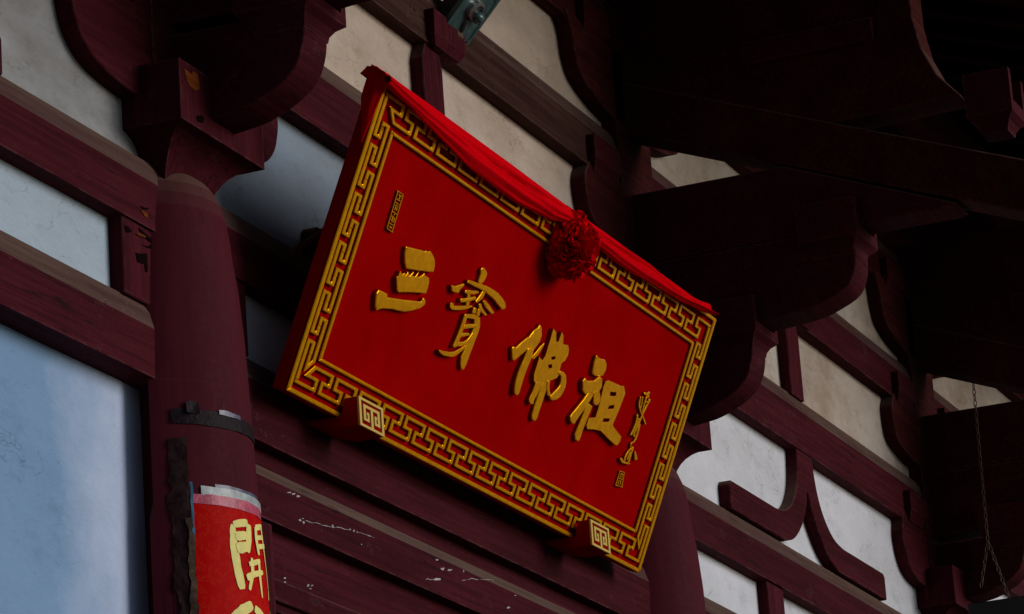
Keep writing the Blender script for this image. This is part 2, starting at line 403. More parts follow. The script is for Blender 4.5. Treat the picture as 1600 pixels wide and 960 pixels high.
slab = ['timber bracket set over the left column, cropped by the top of the picture', 'timber bracket set with stacked arms behind the upper right of the plaque', 'dark bracket set deep in shade at the right behind the hanging chain']
for ci, (c, lb) in enumerate(zip(COLS, slab)):
    wm = 'wood' if ci < 2 else 'wood_old'
    t = empty('bracket_set', (c, .1, 5.28), lb, 'bracket', 'bracket sets on top of the columns')
    sc = 1.10 if ci == 0 else 1.0
    bm = bmesh.new()
    loft_sq(bm, c-.005, .10, [(.150, .165, 5.255)]+[(.150+.138*(1-math.cos(k*math.pi/18)), .165+.135*(1-math.cos(k*math.pi/18)), 5.262+.178*math.sin(k*math.pi/18)) for k in range(1, 9)]+[(.288, .30, 5.442), (.288, .30, 5.637)])
    bevel(bm, .004); autosmooth(put('bearing_block', bm, 'wood_v', t), 25)
    for k, (tt, top) in enumerate(((t1, 5.87), (t2, 6.495), (t3, 7.10))):
        tt = curve(tt)
        pl = [(c+a*sc, z) for a, z in tt] + [(c-a*sc, z) for a, z in tt[::-1]]
        autosmooth(put('wall_arm', soften(prism([pl], XZ, -.062-.004*k, .03), .004, R(.5)), 'wood' if k == 0 else 'wood_old', t), 28)
    put('core_block', nbox(c-.20, c+.20, -.070, .05, 5.5, 7.3), 'wood_old', t)
    for zt in (5.84, 6.455, 7.06):
        for s in (-1, 1):
            bm = bmesh.new(); loft_sq(bm, c+s*.42, 0, [(.105, .07, zt), (.115, .078, zt+.02), (.145, .096, zt+.05), (.145, .096, zt+.145)])
            bevel(bm, .004); put('small_block', bm, 'wood', t)
    a1 = [(.15, 5.80), (.15, 5.50)]+curve([(-.20, 5.50), (-.30, 5.512), (-.37, 5.535), (-.44, 5.57), (-.495, 5.62), (-.525, 5.70), (-.53, 5.80)])
    autosmooth(put('projecting_arm', soften(prism([a1], YZ, c-.083, c+.083), .004, R(.5)), wm, t), 28)
    bm = bmesh.new(); tipblock(bm, c, -.445, 5.735, 5.80, 5.835, 5.94); bevel(bm, .004); put('tip_block', bm, 'wood', t)
    a2 = [(.15, 6.168), (.15, 5.838)]+curve([(-.59, 5.838), (-.78, 5.855), (-.88, 5.885), (-.955, 5.925), (-.99, 5.99), (-1.0, 6.08), (-1.0, 6.168)])
    autosmooth(put('projecting_arm', soften(prism([a2], YZ, c-.086, c+.086), .004, R(.5)), wm, t), 28)
    bm = bmesh.new(); tipblock(bm, c, -.905, 6.055, 6.12, 6.165, 6.275); bevel(bm, .004); put('tip_block', bm, 'wood', t)
    a3 = [(.15, 6.475), (.15, 6.172), (-1.40, 6.172), (-1.44, 6.182), (-.94, 6.383), (-.73, 6.475)]
    put('projecting_arm', soften(prism([a3], YZ, c-.090, c+.090), .005), wm, t)
    a4 = [(.15, 7.06), (.15, 6.835), (-.94, 6.385), (-1.86, 6.03), (-1.95, 6.12), (-1.80, 6.28), (-.94, 6.61)]
    put('slanted_arm', soften(prism([a4], YZ, c-.094, c+.094), .005), 'wood_old', t)
    bm = bmesh.new(); tipblock(bm, c, -1.615, 6.455, 6.52, 6.57, 6.70, .115, .095, .035); bevel(bm, .004); put('tip_block', bm, 'wood', t)
    a5 = [(.15, 7.4), (.15, 7.065), (-.94, 6.615), (-1.50, 6.63), (-1.41, 6.74), (-1.36, 6.86), (-1.335, 7.0), (-1.33, 7.4)]
    put('projecting_arm', soften(prism([a5], YZ, c-.088, c+.088), .005), 'wood_old', t)
    put('cross_rail', nbox(c-.112, c-.086, -1.17, -.60, 6.93, 7.03), 'wood', t)

# ------------------------------------------------------------------ eave roof
roof = empty('eave_roof', (2, -1, 7.3), 'dark underside of the deep eave above the bracket sets', 'roof')
RX0, RX1, RY, RZ0, RZ1 = -15.0, 17.0, -2.7, 8.6, 7.62  # left run and depth of the unseen eave sized to cut sky light
def rz(y): return RZ0+(RZ1-RZ0)*(y-.1)/(RY-.1)
nb = 32
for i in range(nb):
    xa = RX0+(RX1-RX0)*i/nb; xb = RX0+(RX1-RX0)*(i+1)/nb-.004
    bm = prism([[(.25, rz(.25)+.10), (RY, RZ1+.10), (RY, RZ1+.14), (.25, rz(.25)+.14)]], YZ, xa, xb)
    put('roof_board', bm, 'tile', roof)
rb = None
for i in range(80):
    x = RX0+.2+i*.4
    if rb is None:
        rb = put('rafter', prism([[(.2, rz(.2)), (RY-.05, rz(RY-.05)), (RY-.05, rz(RY-.05)+.10), (.2, rz(.2)+.10)]], YZ, x-.05, x+.05), 'wood_old', roof)
    else:
        c2 = rb.copy(); COL.objects.link(c2); c2.parent = roof; c2.location = rb.location+Vector((.4*i, 0, 0))
for y, z in ((-2.3, 7.62), (-.55, 7.62)):
    bm = bmesh.new()
    L = []
    for x in (RX0, RX1): L.append([bm.verts.new((x, y+.12*math.cos(k*math.pi/8), z+.12*math.sin(k*math.pi/8))) for k in range(16)])
    for k in range(16): bm.faces.new((L[0][k], L[0][(k+1) % 16], L[1][(k+1) % 16], L[1][k]))
    bm.faces.new(L[0]); bm.faces.new(L[1][::-1])
    o = put('purlin', bm, 'wood_old', roof); autosmooth(o)

# ------------------------------------------------------------------ plaque
E1 = Vector((0.99999081, 0.00414562, 0.00109287)); E2 = Vector((0.000603891, -0.388572708, 0.921417867)); EN = Vector((0.0042445, -0.92140874, -0.38857164))
PO = Vector((0.23296247, -0.16, 4.75865139)); PW, PH = 3.2046, 1.0450
def PL(s, t, n): return PO + E1*s + E2*t + EN*n
plq = empty('hanging_plaque', PL(PW/2, 0, 0), 'long red plaque with gold fret border and four raised gold characters, tilted forward', 'plaque')
bm = prism([[(0, 0), (PW, 0), (PW, PH), (0, PH)]], PL, -.042, 0.); bevel(bm, .003)
put('board', bm, 'red', plq)
FIELD = [(.165, .142), (PW-.165, .142), (PW-.165, PH-.142), (.165, PH-.142)]
def frame_line(so, to, si, ti, h):
    o_ = [(so, to), (PW-so, to), (PW-so, PH-to), (so, PH-to)]; i_ = [(si, ti), (PW-si, ti), (PW-si, PH-ti), (si, PH-ti)]
    for k in range(4):
        q = [o_[k], o_[(k+1) % 4], i_[(k+1) % 4], i_[k]]
        bm = prism([q], PL, 0., h); bevel(bm, .003, 40); put('border_line', gild(bm), ['gold', 'red_dark'], plq)
frame_line(.002, .0015, .026, .0165, .013)
frame_line(.148, .134, .166, .1455, .012)
# meander border: one strip per side cut at its middle strokes into units
HW_S, HW_T = .0100, .0057
def strip(pts, h=.012):
    """mitred strip: strokes are wider across than they are high"""
    k = HW_S/HW_T
    P = [Vector((p[0]/k, p[1])) for p in pts]; n = len(P); L, Rr = [], []
    for i in range(n):
        da = (P[i]-P[i-1]).normalized() if i > 0 else None
        db = (P[i+1]-P[i]).normalized() if i < n-1 else None
        if da is None: nn = Vector((-db.y, db.x)); f = 1
        elif db is None: nn = Vector((-da.y, da.x)); f = 1
        else:
            nn = Vector((-(da.y+db.y), da.x+db.x))
            nn.normalize(); f = 1/max(.35, nn.dot(Vector((-da.y, da.x))))
        L.append(P[i]+nn*HW_T*f); Rr.append(P[i]-nn*HW_T*f)
    out = [(p.x*k, p.y) for p in L+Rr[::-1]]
    bm = prism([out], PL, 0., h); bmesh.ops.dissolve_limit(bm, angle_limit=R(2), verts=bm.verts, edges=bm.edges)
    bevel(bm, .0022, 40)
    return bm
oB, mB, iB = .0415, .0752, .1095
oL, mL, iL = .046, .082, .1175
def side_path(span, lane, a0, per, ln, off, corner, c_end):
    """meander along a side of length span; lane(0..2 = outer, middle, inner); returns list of units, each a list of (along, lane)"""
    units = []
    # corner unit: outer lane from the corner, riser, middle, diagonal to inner
    n = int(round((span-2*a0+per-ln+.0)/per))
    return units
def add_side(swap, flip, span, o_, m_, i_, cfar, a0, per, ln, lo, dm, di, far):
    """swap: run along t instead of s; flip: mirrored to the far edge"""
    def q(a, l):
        l = (far-l) if flip else l
        return (l, a) if swap else (a, l)
    # lo: outer bar start for unit after first inner; first outer corner bar ends at e0
    k = 0
    e0 = lo+ln-per                      # end of the corner bar on the outer lane
    first_inner_end = a0+ln-per
    pieces = [[q(cfar, o_), q(e0, o_), q(e0, m_), q((e0+dm)/2, m_)],
              [q((e0+dm)/2, m_), q(dm, m_), q(di, i_), q(first_inner_end, i_), q(first_inner_end, m_), q((first_inner_end+lo)/2, m_)]]
    a = a0; b_ = lo
    while True:
        # outer bar b_..b_+ln
        last = b_+ln > span-cfar-.03
        if b_+ln > span-e0-.02 and abs(b_-(span-e0)) < .05:
            # far corner piece (mirror of the first outer piece)
            pieces.append([q((b_+a-per+ln)/2 if False else (span-(e0+dm)/2), m_), q(span-e0, m_), q(span-e0, o_), q(span-cfar, o_)])
            break
        pieces.append([q((b_+(a-per+ln))/2, m_), q(b_, m_), q(b_, o_), q(b_+ln, o_), q(b_+ln, m_), q((b_+ln+a)/2, m_)])
        # inner bar a..a+ln, or the far diagonal one
        if a+ln > span-dm-.02:
            pieces.append([q((b_+ln+a)/2, m_), q(a, m_), q(a, i_), q(span-di, i_), q(span-dm, m_), q(span-(e0+dm)/2, m_)])
            pieces.append([q(span-(e0+dm)/2, m_), q(span-e0, m_), q(span-e0, o_), q(span-cfar, o_)])
            break
        pieces.append([q((b_+ln+a)/2, m_), q(a, m_), q(a, i_), q(a+ln, i_), q(a+ln, m_), q((a+ln+b_+per)/2, m_)])
        a += per; b_ += per
    for p in pieces: put('fret_unit', gild(strip(p)), ['gold', 'red_dark'], plq)
for fl in (False, True):
    add_side(False, fl, PW, oB, mB, iB, oL-HW_S, .3125, .1865, .1465, .2190, .104, .1430, PH)
    add_side(True, fl, PH, oL, mL, iL, oB+HW_T+.001, .290, .1640, .1330, .208, .093, .1240, PW)
GLYPHS={"three":[[[[480,609],[515,614],[579,624],[602,628],[619,629],[629,636],[641,634],[657,641],[683,635],[706,625],[718,613],[727,592],[720,582],[688,575],[650,568],[613,560],[563,551],[532,545],[508,560],[488,585]]],[[[475,503],[485,507],[488,527],[508,520],[522,530],[533,524],[542,540],[561,529],[582,552],[580,533],[601,538],[619,562],[613,541],[632,544],[648,555],[659,566],[660,558],[700,559],[710,547],[714,527],[713,506],[673,499],[612,485],[564,473],[520,461],[504,469],[482,493]]],[[[386,435],[415,437],[453,438],[459,428],[506,437],[569,448],[643,463],[705,476],[706,489],[717,491],[734,483],[731,470],[708,453],[653,430],[607,415],[557,407],[518,402],[452,387],[425,377],[416,370],[397,382],[383,408],[375,421]]]],"treasure":[[[[1063,684],[1066,680],[1070,675],[1071,671],[1073,667],[1073,660],[1073,653],[1073,648],[1073,643],[1074,640],[1085,637],[1099,640],[1104,643],[1110,649],[1115,656],[1119,664],[1122,673],[1121,683],[1109,690],[1096,693],[1086,695],[1070,692]]],[[[989,616],[1007,617],[1033,618],[1060,619],[1086,621],[1112,622],[1137,623],[1165,622],[1193,620],[1217,618],[1239,615],[1259,611],[1274,608],[1287,606],[1298,604],[1307,602],[1323,605],[1332,612],[1332,617],[1327,624],[1315,631],[1296,636],[1272,641],[1244,645],[1213,646],[1180,646],[1147,645],[1117,642],[1089,639],[1063,636],[1036,633],[1009,630],[991,627],[984,621]]],[[[879,579],[911,584],[970,609],[977,604],[958,586],[947,568],[917,563],[898,563]]],[[[1125,624],[1122,618],[1118,609],[1112,601],[1107,593],[1100,584],[1095,577],[1102,574],[1113,575],[1122,581],[1132,590],[1142,600],[1147,610],[1150,619],[1151,626],[1140,628]]],[[[998,580],[1010,583],[1029,586],[1047,590],[1065,595],[1081,601],[1093,605],[1094,610],[1085,612],[1073,610],[1056,606],[1040,602],[1023,599],[1006,595],[993,593],[988,585]]],[[[991,546],[1003,550],[1022,556],[1041,562],[1060,570],[1078,577],[1091,583],[1090,589],[1078,591],[1064,585],[1045,578],[1027,572],[1010,566],[992,561],[979,557],[978,550]]],[[[1019,585],[1021,581],[1024,574],[1027,567],[1029,559],[1032,551],[1034,545],[1046,544],[1057,549],[1056,555],[1053,563],[1051,571],[1048,579],[1045,585],[1043,590],[1030,590]]],[[[917,525],[918,520],[922,513],[942,508],[969,513],[997,520],[1024,528],[1048,537],[1071,547],[1086,554],[1086,557],[1080,558],[1062,553],[1037,546],[1012,539],[986,532],[961,526],[947,523],[947,523],[944,526],[940,529],[927,529]]],[[[1145,591],[1155,587],[1171,581],[1186,576],[1207,573],[1227,570],[1242,568],[1254,572],[1257,578],[1244,582],[1226,586],[1208,591],[1189,594],[1171,597],[1157,598],[1148,595]]],[[[1124,574],[1127,570],[1133,564],[1144,558],[1164,555],[1185,552],[1201,551],[1210,555],[1210,559],[1196,562],[1177,566],[1163,569],[1154,573],[1147,577],[1141,580],[1131,579]]],[[[1135,560],[1136,553],[1136,543],[1137,536],[1148,535],[1160,539],[1160,546],[1159,556],[1159,563],[1147,564]]],[[[1093,554],[1092,549],[1091,541],[1090,536],[1106,534],[1121,540],[1119,545],[1117,552],[1116,557],[1104,558]]],[[[1044,518],[1044,505],[1044,486],[1043,469],[1041,454],[1039,441],[1036,429],[1034,417],[1031,407],[1029,399],[1042,397],[1057,401],[1059,408],[1061,419],[1064,431],[1066,443],[1067,457],[1069,471],[1069,489],[1069,507],[1068,521],[1056,522]]],[[[1062,510],[1078,513],[1100,517],[1117,520],[1129,520],[1141,519],[1151,518],[1168,525],[1167,535],[1156,535],[1139,536],[1117,536],[1093,531],[1070,525],[1055,520],[1052,513]]],[[[1133,518],[1137,513],[1143,507],[1146,499],[1146,490],[1143,478],[1140,465],[1137,450],[1134,434],[1130,420],[1127,407],[1123,394],[1120,382],[1125,372],[1131,363],[1137,355],[1143,350],[1150,347],[1156,346],[1163,346],[1169,349],[1171,352],[1173,356],[1175,362],[1177,370],[1178,379],[1180,389],[1180,399],[1181,410],[1183,423],[1185,438],[1187,454],[1189,469],[1191,482],[1192,494],[1191,506],[1187,516],[1180,525],[1176,530],[1151,528]]],[[[1076,473],[1089,476],[1106,482],[1123,487],[1139,492],[1152,496],[1162,500],[1163,507],[1151,510],[1141,507],[1126,503],[1111,499],[1094,495],[1076,490],[1063,487],[1060,477]]],[[[1073,443],[1089,448],[1111,456],[1127,461],[1128,467],[1119,469],[1101,465],[1078,459],[1060,456],[1058,447]]],[[[1057,405],[1073,409],[1096,416],[1117,423],[1133,432],[1143,440],[1152,449],[1160,460],[1166,471],[1170,478],[1159,481],[1146,478],[1141,471],[1135,460],[1128,451],[1120,444],[1111,438],[1101,433],[1084,428],[1063,424],[1047,421],[1042,411]]],[[[937,359],[946,357],[962,355],[981,355],[1004,358],[1029,362],[1053,368],[1070,376],[1082,384],[1093,392],[1106,403],[1119,416],[1127,424],[1124,427],[1116,426],[1104,418],[1087,407],[1071,397],[1058,390],[1048,385],[1036,382],[1020,377],[999,373],[981,370],[966,367],[951,366],[940,365],[935,362]]]],"buddha":[[[[1649,633],[1672,625],[1691,600],[1690,575],[1662,538],[1630,521],[1606,525],[1574,500],[1535,469],[1516,468],[1484,503],[1490,512],[1515,514],[1550,544],[1577,564],[1592,572],[1613,600],[1641,619]]],[[[1603,533],[1603,526],[1603,515],[1602,503],[1598,487],[1593,468],[1590,449],[1588,432],[1588,416],[1589,402],[1593,389],[1598,379],[1603,371],[1612,366],[1621,364],[1628,364],[1637,365],[1641,368],[1643,371],[1644,374],[1646,379],[1645,387],[1645,397],[1645,408],[1645,422],[1645,438],[1646,454],[1649,471],[1654,490],[1657,507],[1657,521],[1656,532],[1655,540],[1629,542]]],[[[1722,582],[1716,577],[1708,570],[1700,562],[1692,553],[1684,543],[1676,534],[1668,526],[1659,519],[1653,514],[1663,508],[1681,510],[1687,515],[1696,523],[1704,532],[1711,542],[1716,552],[1722,562],[1725,569],[1728,576],[1729,581],[1726,582]]],[[[1763,645],[1795,640],[1817,612],[1838,613],[1841,653],[1864,643],[1882,616],[1926,623],[1944,611],[1951,591],[1941,569],[1917,553],[1920,528],[1933,522],[1916,496],[1858,471],[1825,464],[1812,446],[1774,439],[1739,442],[1722,463],[1722,497],[1721,530],[1753,523],[1767,543],[1766,579],[1766,606]],[[1817,552],[1850,564],[1856,553],[1828,543]],[[1810,521],[1843,531],[1852,520],[1825,510]]],[[[1918,510],[1928,510],[1939,510],[1943,508],[1949,501],[1954,491],[1955,480],[1948,468],[1935,455],[1923,445],[1917,438],[1908,431],[1902,425],[1908,416],[1930,414],[1944,418],[1965,426],[1986,438],[1996,452],[2004,468],[2007,484],[2003,499],[1994,512],[1981,523],[1958,528],[1936,527],[1923,526],[1912,518]]],[[[1843,469],[1846,463],[1851,454],[1857,444],[1866,435],[1877,427],[1884,422],[1900,423],[1910,430],[1901,435],[1889,442],[1880,450],[1874,458],[1870,467],[1868,474],[1854,474]]],[[[1756,443],[1756,433],[1755,420],[1753,407],[1749,396],[1745,385],[1743,374],[1755,366],[1769,364],[1778,364],[1789,367],[1791,372],[1788,375],[1786,378],[1787,380],[1789,387],[1794,397],[1799,409],[1805,423],[1811,437],[1815,446],[1787,451]]],[[[1823,471],[1820,461],[1817,446],[1815,429],[1813,413],[1812,395],[1811,377],[1810,360],[1810,343],[1811,330],[1819,321],[1829,317],[1836,316],[1850,317],[1858,323],[1859,326],[1860,329],[1862,336],[1861,348],[1862,365],[1863,382],[1864,400],[1864,417],[1865,434],[1865,450],[1864,465],[1864,475],[1844,477]]]],"ancestor":[[[[2197,651],[2234,647],[2281,654],[2308,644],[2318,622],[2306,595],[2278,587],[2234,579],[2206,585],[2197,618]]],[[[2151,554],[2178,548],[2237,562],[2276,589],[2303,585],[2320,556],[2309,536],[2242,516],[2195,500],[2164,507],[2137,538]]],[[[2224,519],[2215,507],[2204,491],[2193,476],[2181,462],[2169,449],[2158,436],[2147,424],[2135,411],[2127,398],[2138,387],[2153,381],[2165,379],[2178,380],[2186,384],[2189,390],[2191,397],[2198,402],[2201,409],[2209,420],[2219,433],[2229,446],[2239,460],[2249,474],[2259,491],[2268,507],[2274,518],[2252,524]]],[[[2236,470],[2237,460],[2237,444],[2237,429],[2235,415],[2232,400],[2229,386],[2225,372],[2222,358],[2221,346],[2231,337],[2243,333],[2252,332],[2267,333],[2275,339],[2275,343],[2275,348],[2277,353],[2276,362],[2277,375],[2279,389],[2282,403],[2285,418],[2287,433],[2291,449],[2294,465],[2296,476],[2267,479]]],[[[2254,521],[2261,516],[2269,510],[2275,504],[2280,499],[2284,491],[2287,486],[2311,483],[2335,491],[2338,498],[2340,507],[2338,518],[2327,527],[2315,534],[2306,539],[2273,535]]],[[[2357,592],[2410,596],[2485,600],[2512,606],[2544,585],[2540,549],[2531,504],[2518,455],[2531,450],[2628,432],[2630,413],[2616,395],[2590,393],[2516,400],[2428,411],[2358,401],[2306,390],[2289,400],[2291,430],[2346,444],[2347,475],[2342,515],[2334,559],[2337,582]],[[2406,559],[2462,569],[2467,555],[2413,544]],[[2433,510],[2478,524],[2484,510],[2430,496]],[[2420,458],[2478,470],[2475,456],[2418,443]]]],"signature":[[[[2733,625],[2739,624],[2750,623],[2766,625],[2778,631],[2785,637],[2790,641],[2783,644],[2772,643],[2767,639],[2760,635],[2756,633],[2756,633],[2750,634],[2744,634],[2733,630]]],[[[2755,627],[2758,624],[2762,621],[2765,618],[2774,618],[2781,621],[2781,624],[2780,629],[2780,632],[2766,632]]],[[[2703,607],[2705,599],[2707,586],[2713,575],[2725,567],[2739,560],[2752,554],[2765,549],[2778,544],[2790,539],[2803,533],[2816,528],[2825,524],[2833,525],[2837,529],[2828,532],[2815,538],[2802,543],[2789,548],[2776,553],[2764,558],[2750,564],[2737,571],[2727,578],[2720,588],[2717,600],[2715,609],[2709,609]]],[[[2727,612],[2730,603],[2734,591],[2737,581],[2737,572],[2736,565],[2736,561],[2741,560],[2746,561],[2747,566],[2748,574],[2747,582],[2744,593],[2740,605],[2737,613],[2731,613]]],[[[2751,617],[2752,608],[2752,596],[2753,585],[2755,574],[2757,564],[2758,557],[2765,556],[2772,559],[2769,566],[2766,575],[2764,586],[2764,597],[2764,610],[2764,618],[2758,619]]],[[[2791,618],[2789,611],[2785,600],[2782,589],[2778,580],[2774,572],[2771,563],[2768,552],[2766,542],[2765,535],[2771,534],[2778,536],[2779,543],[2781,553],[2784,563],[2787,572],[2791,581],[2794,590],[2799,600],[2804,611],[2807,619],[2800,620]]],[[[2808,613],[2799,611],[2786,609],[2773,605],[2762,600],[2753,594],[2747,590],[2750,588],[2755,588],[2762,592],[2770,598],[2779,602],[2790,605],[2802,608],[2811,609],[2812,612]]],[[[2794,595],[2781,590],[2763,583],[2750,578],[2751,576],[2756,575],[2769,580],[2787,588],[2801,593],[2800,595]]],[[[2719,540],[2722,534],[2727,526],[2729,517],[2729,506],[2727,494],[2725,483],[2722,473],[2718,464],[2716,458],[2724,457],[2733,459],[2735,465],[2737,474],[2740,484],[2742,495],[2743,507],[2743,519],[2741,529],[2737,537],[2735,543],[2726,543]]],[[[2765,538],[2761,527],[2755,512],[2750,499],[2747,487],[2744,476],[2744,468],[2749,462],[2756,460],[2761,459],[2769,462],[2770,465],[2766,466],[2762,467],[2759,470],[2760,477],[2763,488],[2767,499],[2771,513],[2776,528],[2779,538],[2773,539]]],[[[2770,514],[2772,504],[2775,489],[2776,475],[2776,464],[2776,454],[2773,446],[2767,441],[2758,438],[2751,432],[2752,426],[2756,419],[2760,415],[2766,415],[2770,417],[2766,421],[2762,427],[2761,432],[2766,435],[2776,439],[2785,446],[2790,455],[2792,465],[2793,477],[2792,491],[2790,506],[2788,517],[2779,517]]],[[[2748,531],[2747,515],[2747,494],[2746,478],[2752,477],[2759,479],[2760,495],[2761,516],[2762,532],[2755,533]]],[[[2739,524],[2740,506],[2742,481],[2744,463],[2749,462],[2754,464],[2753,482],[2751,507],[2749,525],[2744,525]]],[[[2779,425],[2771,419],[2759,412],[2748,403],[2740,393],[2734,383],[2731,374],[2731,367],[2734,362],[2736,358],[2743,358],[2749,360],[2747,364],[2745,369],[2746,375],[2749,384],[2754,393],[2761,402],[2771,410],[2783,417],[2791,422],[2788,425]]],[[[2779,421],[2779,412],[2778,400],[2777,389],[2777,379],[2777,369],[2777,363],[2784,362],[2792,364],[2792,371],[2792,380],[2792,390],[2793,402],[2794,414],[2795,422],[2787,423]]],[[[2690,357],[2696,354],[2706,350],[2724,347],[2749,350],[2775,354],[2794,357],[2796,360],[2792,362],[2774,361],[2749,358],[2730,358],[2721,359],[2713,361],[2707,364],[2695,362]]],[[[2764,400],[2761,391],[2758,378],[2755,369],[2760,368],[2765,369],[2768,379],[2771,392],[2774,401],[2769,402]]],[[[2812,411],[2813,407],[2816,402],[2820,397],[2824,392],[2829,387],[2832,384],[2849,385],[2859,391],[2854,394],[2848,398],[2841,403],[2834,406],[2826,410],[2820,413],[2815,413]]]],"long_seal":[[[[317,756],[366,755],[367,752],[317,753]]],[[[322,628],[371,628],[371,625],[322,625]]],[[[317,753],[322,753],[327,628],[322,628]]],[[[362,752],[367,752],[371,628],[366,628]]],[[[329,747],[354,746],[354,743],[329,743]]],[[[338,743],[346,743],[346,731],[338,731]]],[[[328,731],[357,731],[358,727],[328,727]]],[[[323,720],[363,719],[363,716],[323,716]]],[[[332,711],[354,711],[354,708],[332,708]]],[[[332,708],[339,708],[340,694],[333,694]]],[[[347,708],[354,708],[355,694],[348,694]]],[[[340,697],[348,697],[348,694],[340,694]]],[[[324,687],[364,687],[364,683],[324,684]]],[[[342,684],[348,684],[348,677],[342,677]]],[[[333,673],[357,673],[357,670],[333,670]]],[[[333,670],[340,670],[340,655],[333,655]]],[[[350,670],[357,670],[357,655],[350,655]]],[[[340,658],[350,658],[350,655],[340,655]]],[[[326,648],[365,648],[365,645],[326,645]]],[[[336,640],[356,640],[356,634],[336,634]]]],"small_seal":[[[[2734,318],[2786,323],[2786,320],[2734,315]]],[[[2731,262],[2803,268],[2803,266],[2731,259]]],[[[2734,315],[2739,315],[2738,263],[2731,262]]],[[[2781,320],[2786,320],[2803,268],[2795,268]]],[[[2747,311],[2774,314],[2775,310],[2747,307]]],[[[2747,307],[2755,308],[2756,296],[2748,296]]],[[[2768,309],[2775,310],[2778,299],[2770,298]]],[[[2739,291],[2788,296],[2789,293],[2739,288]]],[[[2748,284],[2761,285],[2761,282],[2748,280]]],[[[2748,280],[2756,281],[2757,268],[2749,268]]],[[[2770,287],[2778,288],[2782,271],[2773,270]]]]}
def glyph(name, key, label, h0, bv, order=True):
    ch = empty_part(name, plq)
    return ch
for key, nm, h0, bv in (('three', 'raised_character', .015, .004), ('treasure', 'raised_character', .014, .0035), ('buddha', 'raised_character', .015, .004), ('ancestor', 'raised_character', .015, .004), ('signature', 'signature', .010, .002), ('long_seal', 'seal', .007, .0012), ('small_seal', 'seal', .006, .001)):
    bm_all = bmesh.new()
    for i, loops in enumerate(GLYPHS[key]):
        loops = [[(a/1000., b_/1000.) for a, b_ in l] for l in loops]
        # keep one turning sense for the outer loop
        bm = prism(loops, PL, 0., h0+.0007*((i*5) % 7))
        bmesh.ops.remove_doubles(bm, verts=bm.verts, dist=.0002)
        bmesh.ops.dissolve_limit(bm, angle_limit=R(1), verts=bm.verts, edges=bm.edges)
        try: bevel(bm, bv, 50, 2)
        except Exception: pass
        me = bpy.data.meshes.new('tmp'); bm.to_mesh(me); bm.free(); bm_all.from_mesh(me); bpy.data.meshes.remove(me)
    put(nm, gild(bm_all), ['gold', 'red_dark'], plq)
# wooden stay from the beam to the back of the plaque
def rod(p, q, rr, n=8):
    p, q = Vector(p), Vector(q); dz = (q-p).normalized(); ax = dz.orthogonal().normalized(); ay = dz.cross(ax)
    bm = bmesh.new(); A = [[bm.verts.new(e+ax*rr*math.cos(2*math.pi*k/n)+ay*rr*math.sin(2*math.pi*k/n)) for k in range(n)] for e in (p, q)]
    for k in range(n): bm.faces.new((A[0][k], A[0][(k+1) % n], A[1][(k+1) % n], A[1][k]))
    bm.faces.new(A[0]); bm.faces.new(A[1][::-1]); return bm
put('stay', rod((.56, -.03, 5.30), (.80, -.115, 5.47), .012), 'bare', plq)

# ------------------------------------------------------------------ plaque supports
slb = ['red support hook with gold spiral front under the left end of the plaque', 'red support hook with gold spiral front under the right end of the plaque']
for (x0, x1), lb in zip(((.625, .815), (2.695, 2.885)), slb):
    z0, z1, yf = 4.718, 4.815, -.24
    t = empty('plaque_support', ((x0+x1)/2, -.06, z0), lb, 'support', 'carved supports under the plaque')
    pr = [(-.055, z0+.032), (-.135, z0+.004), (-.15, z0), (yf, z0), (yf, z1), (-.196, z1), (-.178, z0+.040), (-.055, z0+.046)]
    bm = prism([pr], YZ, x0, x1); bevel(bm, .002); put('bracket', bm, 'red_dark', t)
    def fz(a, b_, dd): return Vector((x0+(x1-x0)*a, yf-dd, z0+(z1-z0)*b_))
    def bar(a0, b0, a1, b1): return (a0, b0, a1, b1)
    bars = [(0, 0, 1, .09), (0, .91, 1, 1), (0, .09, .085, .91), (.915, .09, 1, .91),
            (.47, .09, .56, .80), (.17, .70, .47, .80), (.56, .70, .84, .80), (.17, .24, .26, .70), (.75, .24, .84, .70), (.26, .24, .40, .33), (.62, .24, .75, .33), (.33, .33, .40, .56), (.62, .33, .69, .56), (.30, .47, .33, .56), (.69, .47, .72, .56)]
    for a0, b0, a1, b1 in bars:
        put('spiral_bar', prism([[(a0, b0), (a1, b0), (a1, b1), (a0, b1)]], fz, -.001, .006), 'cream', t)

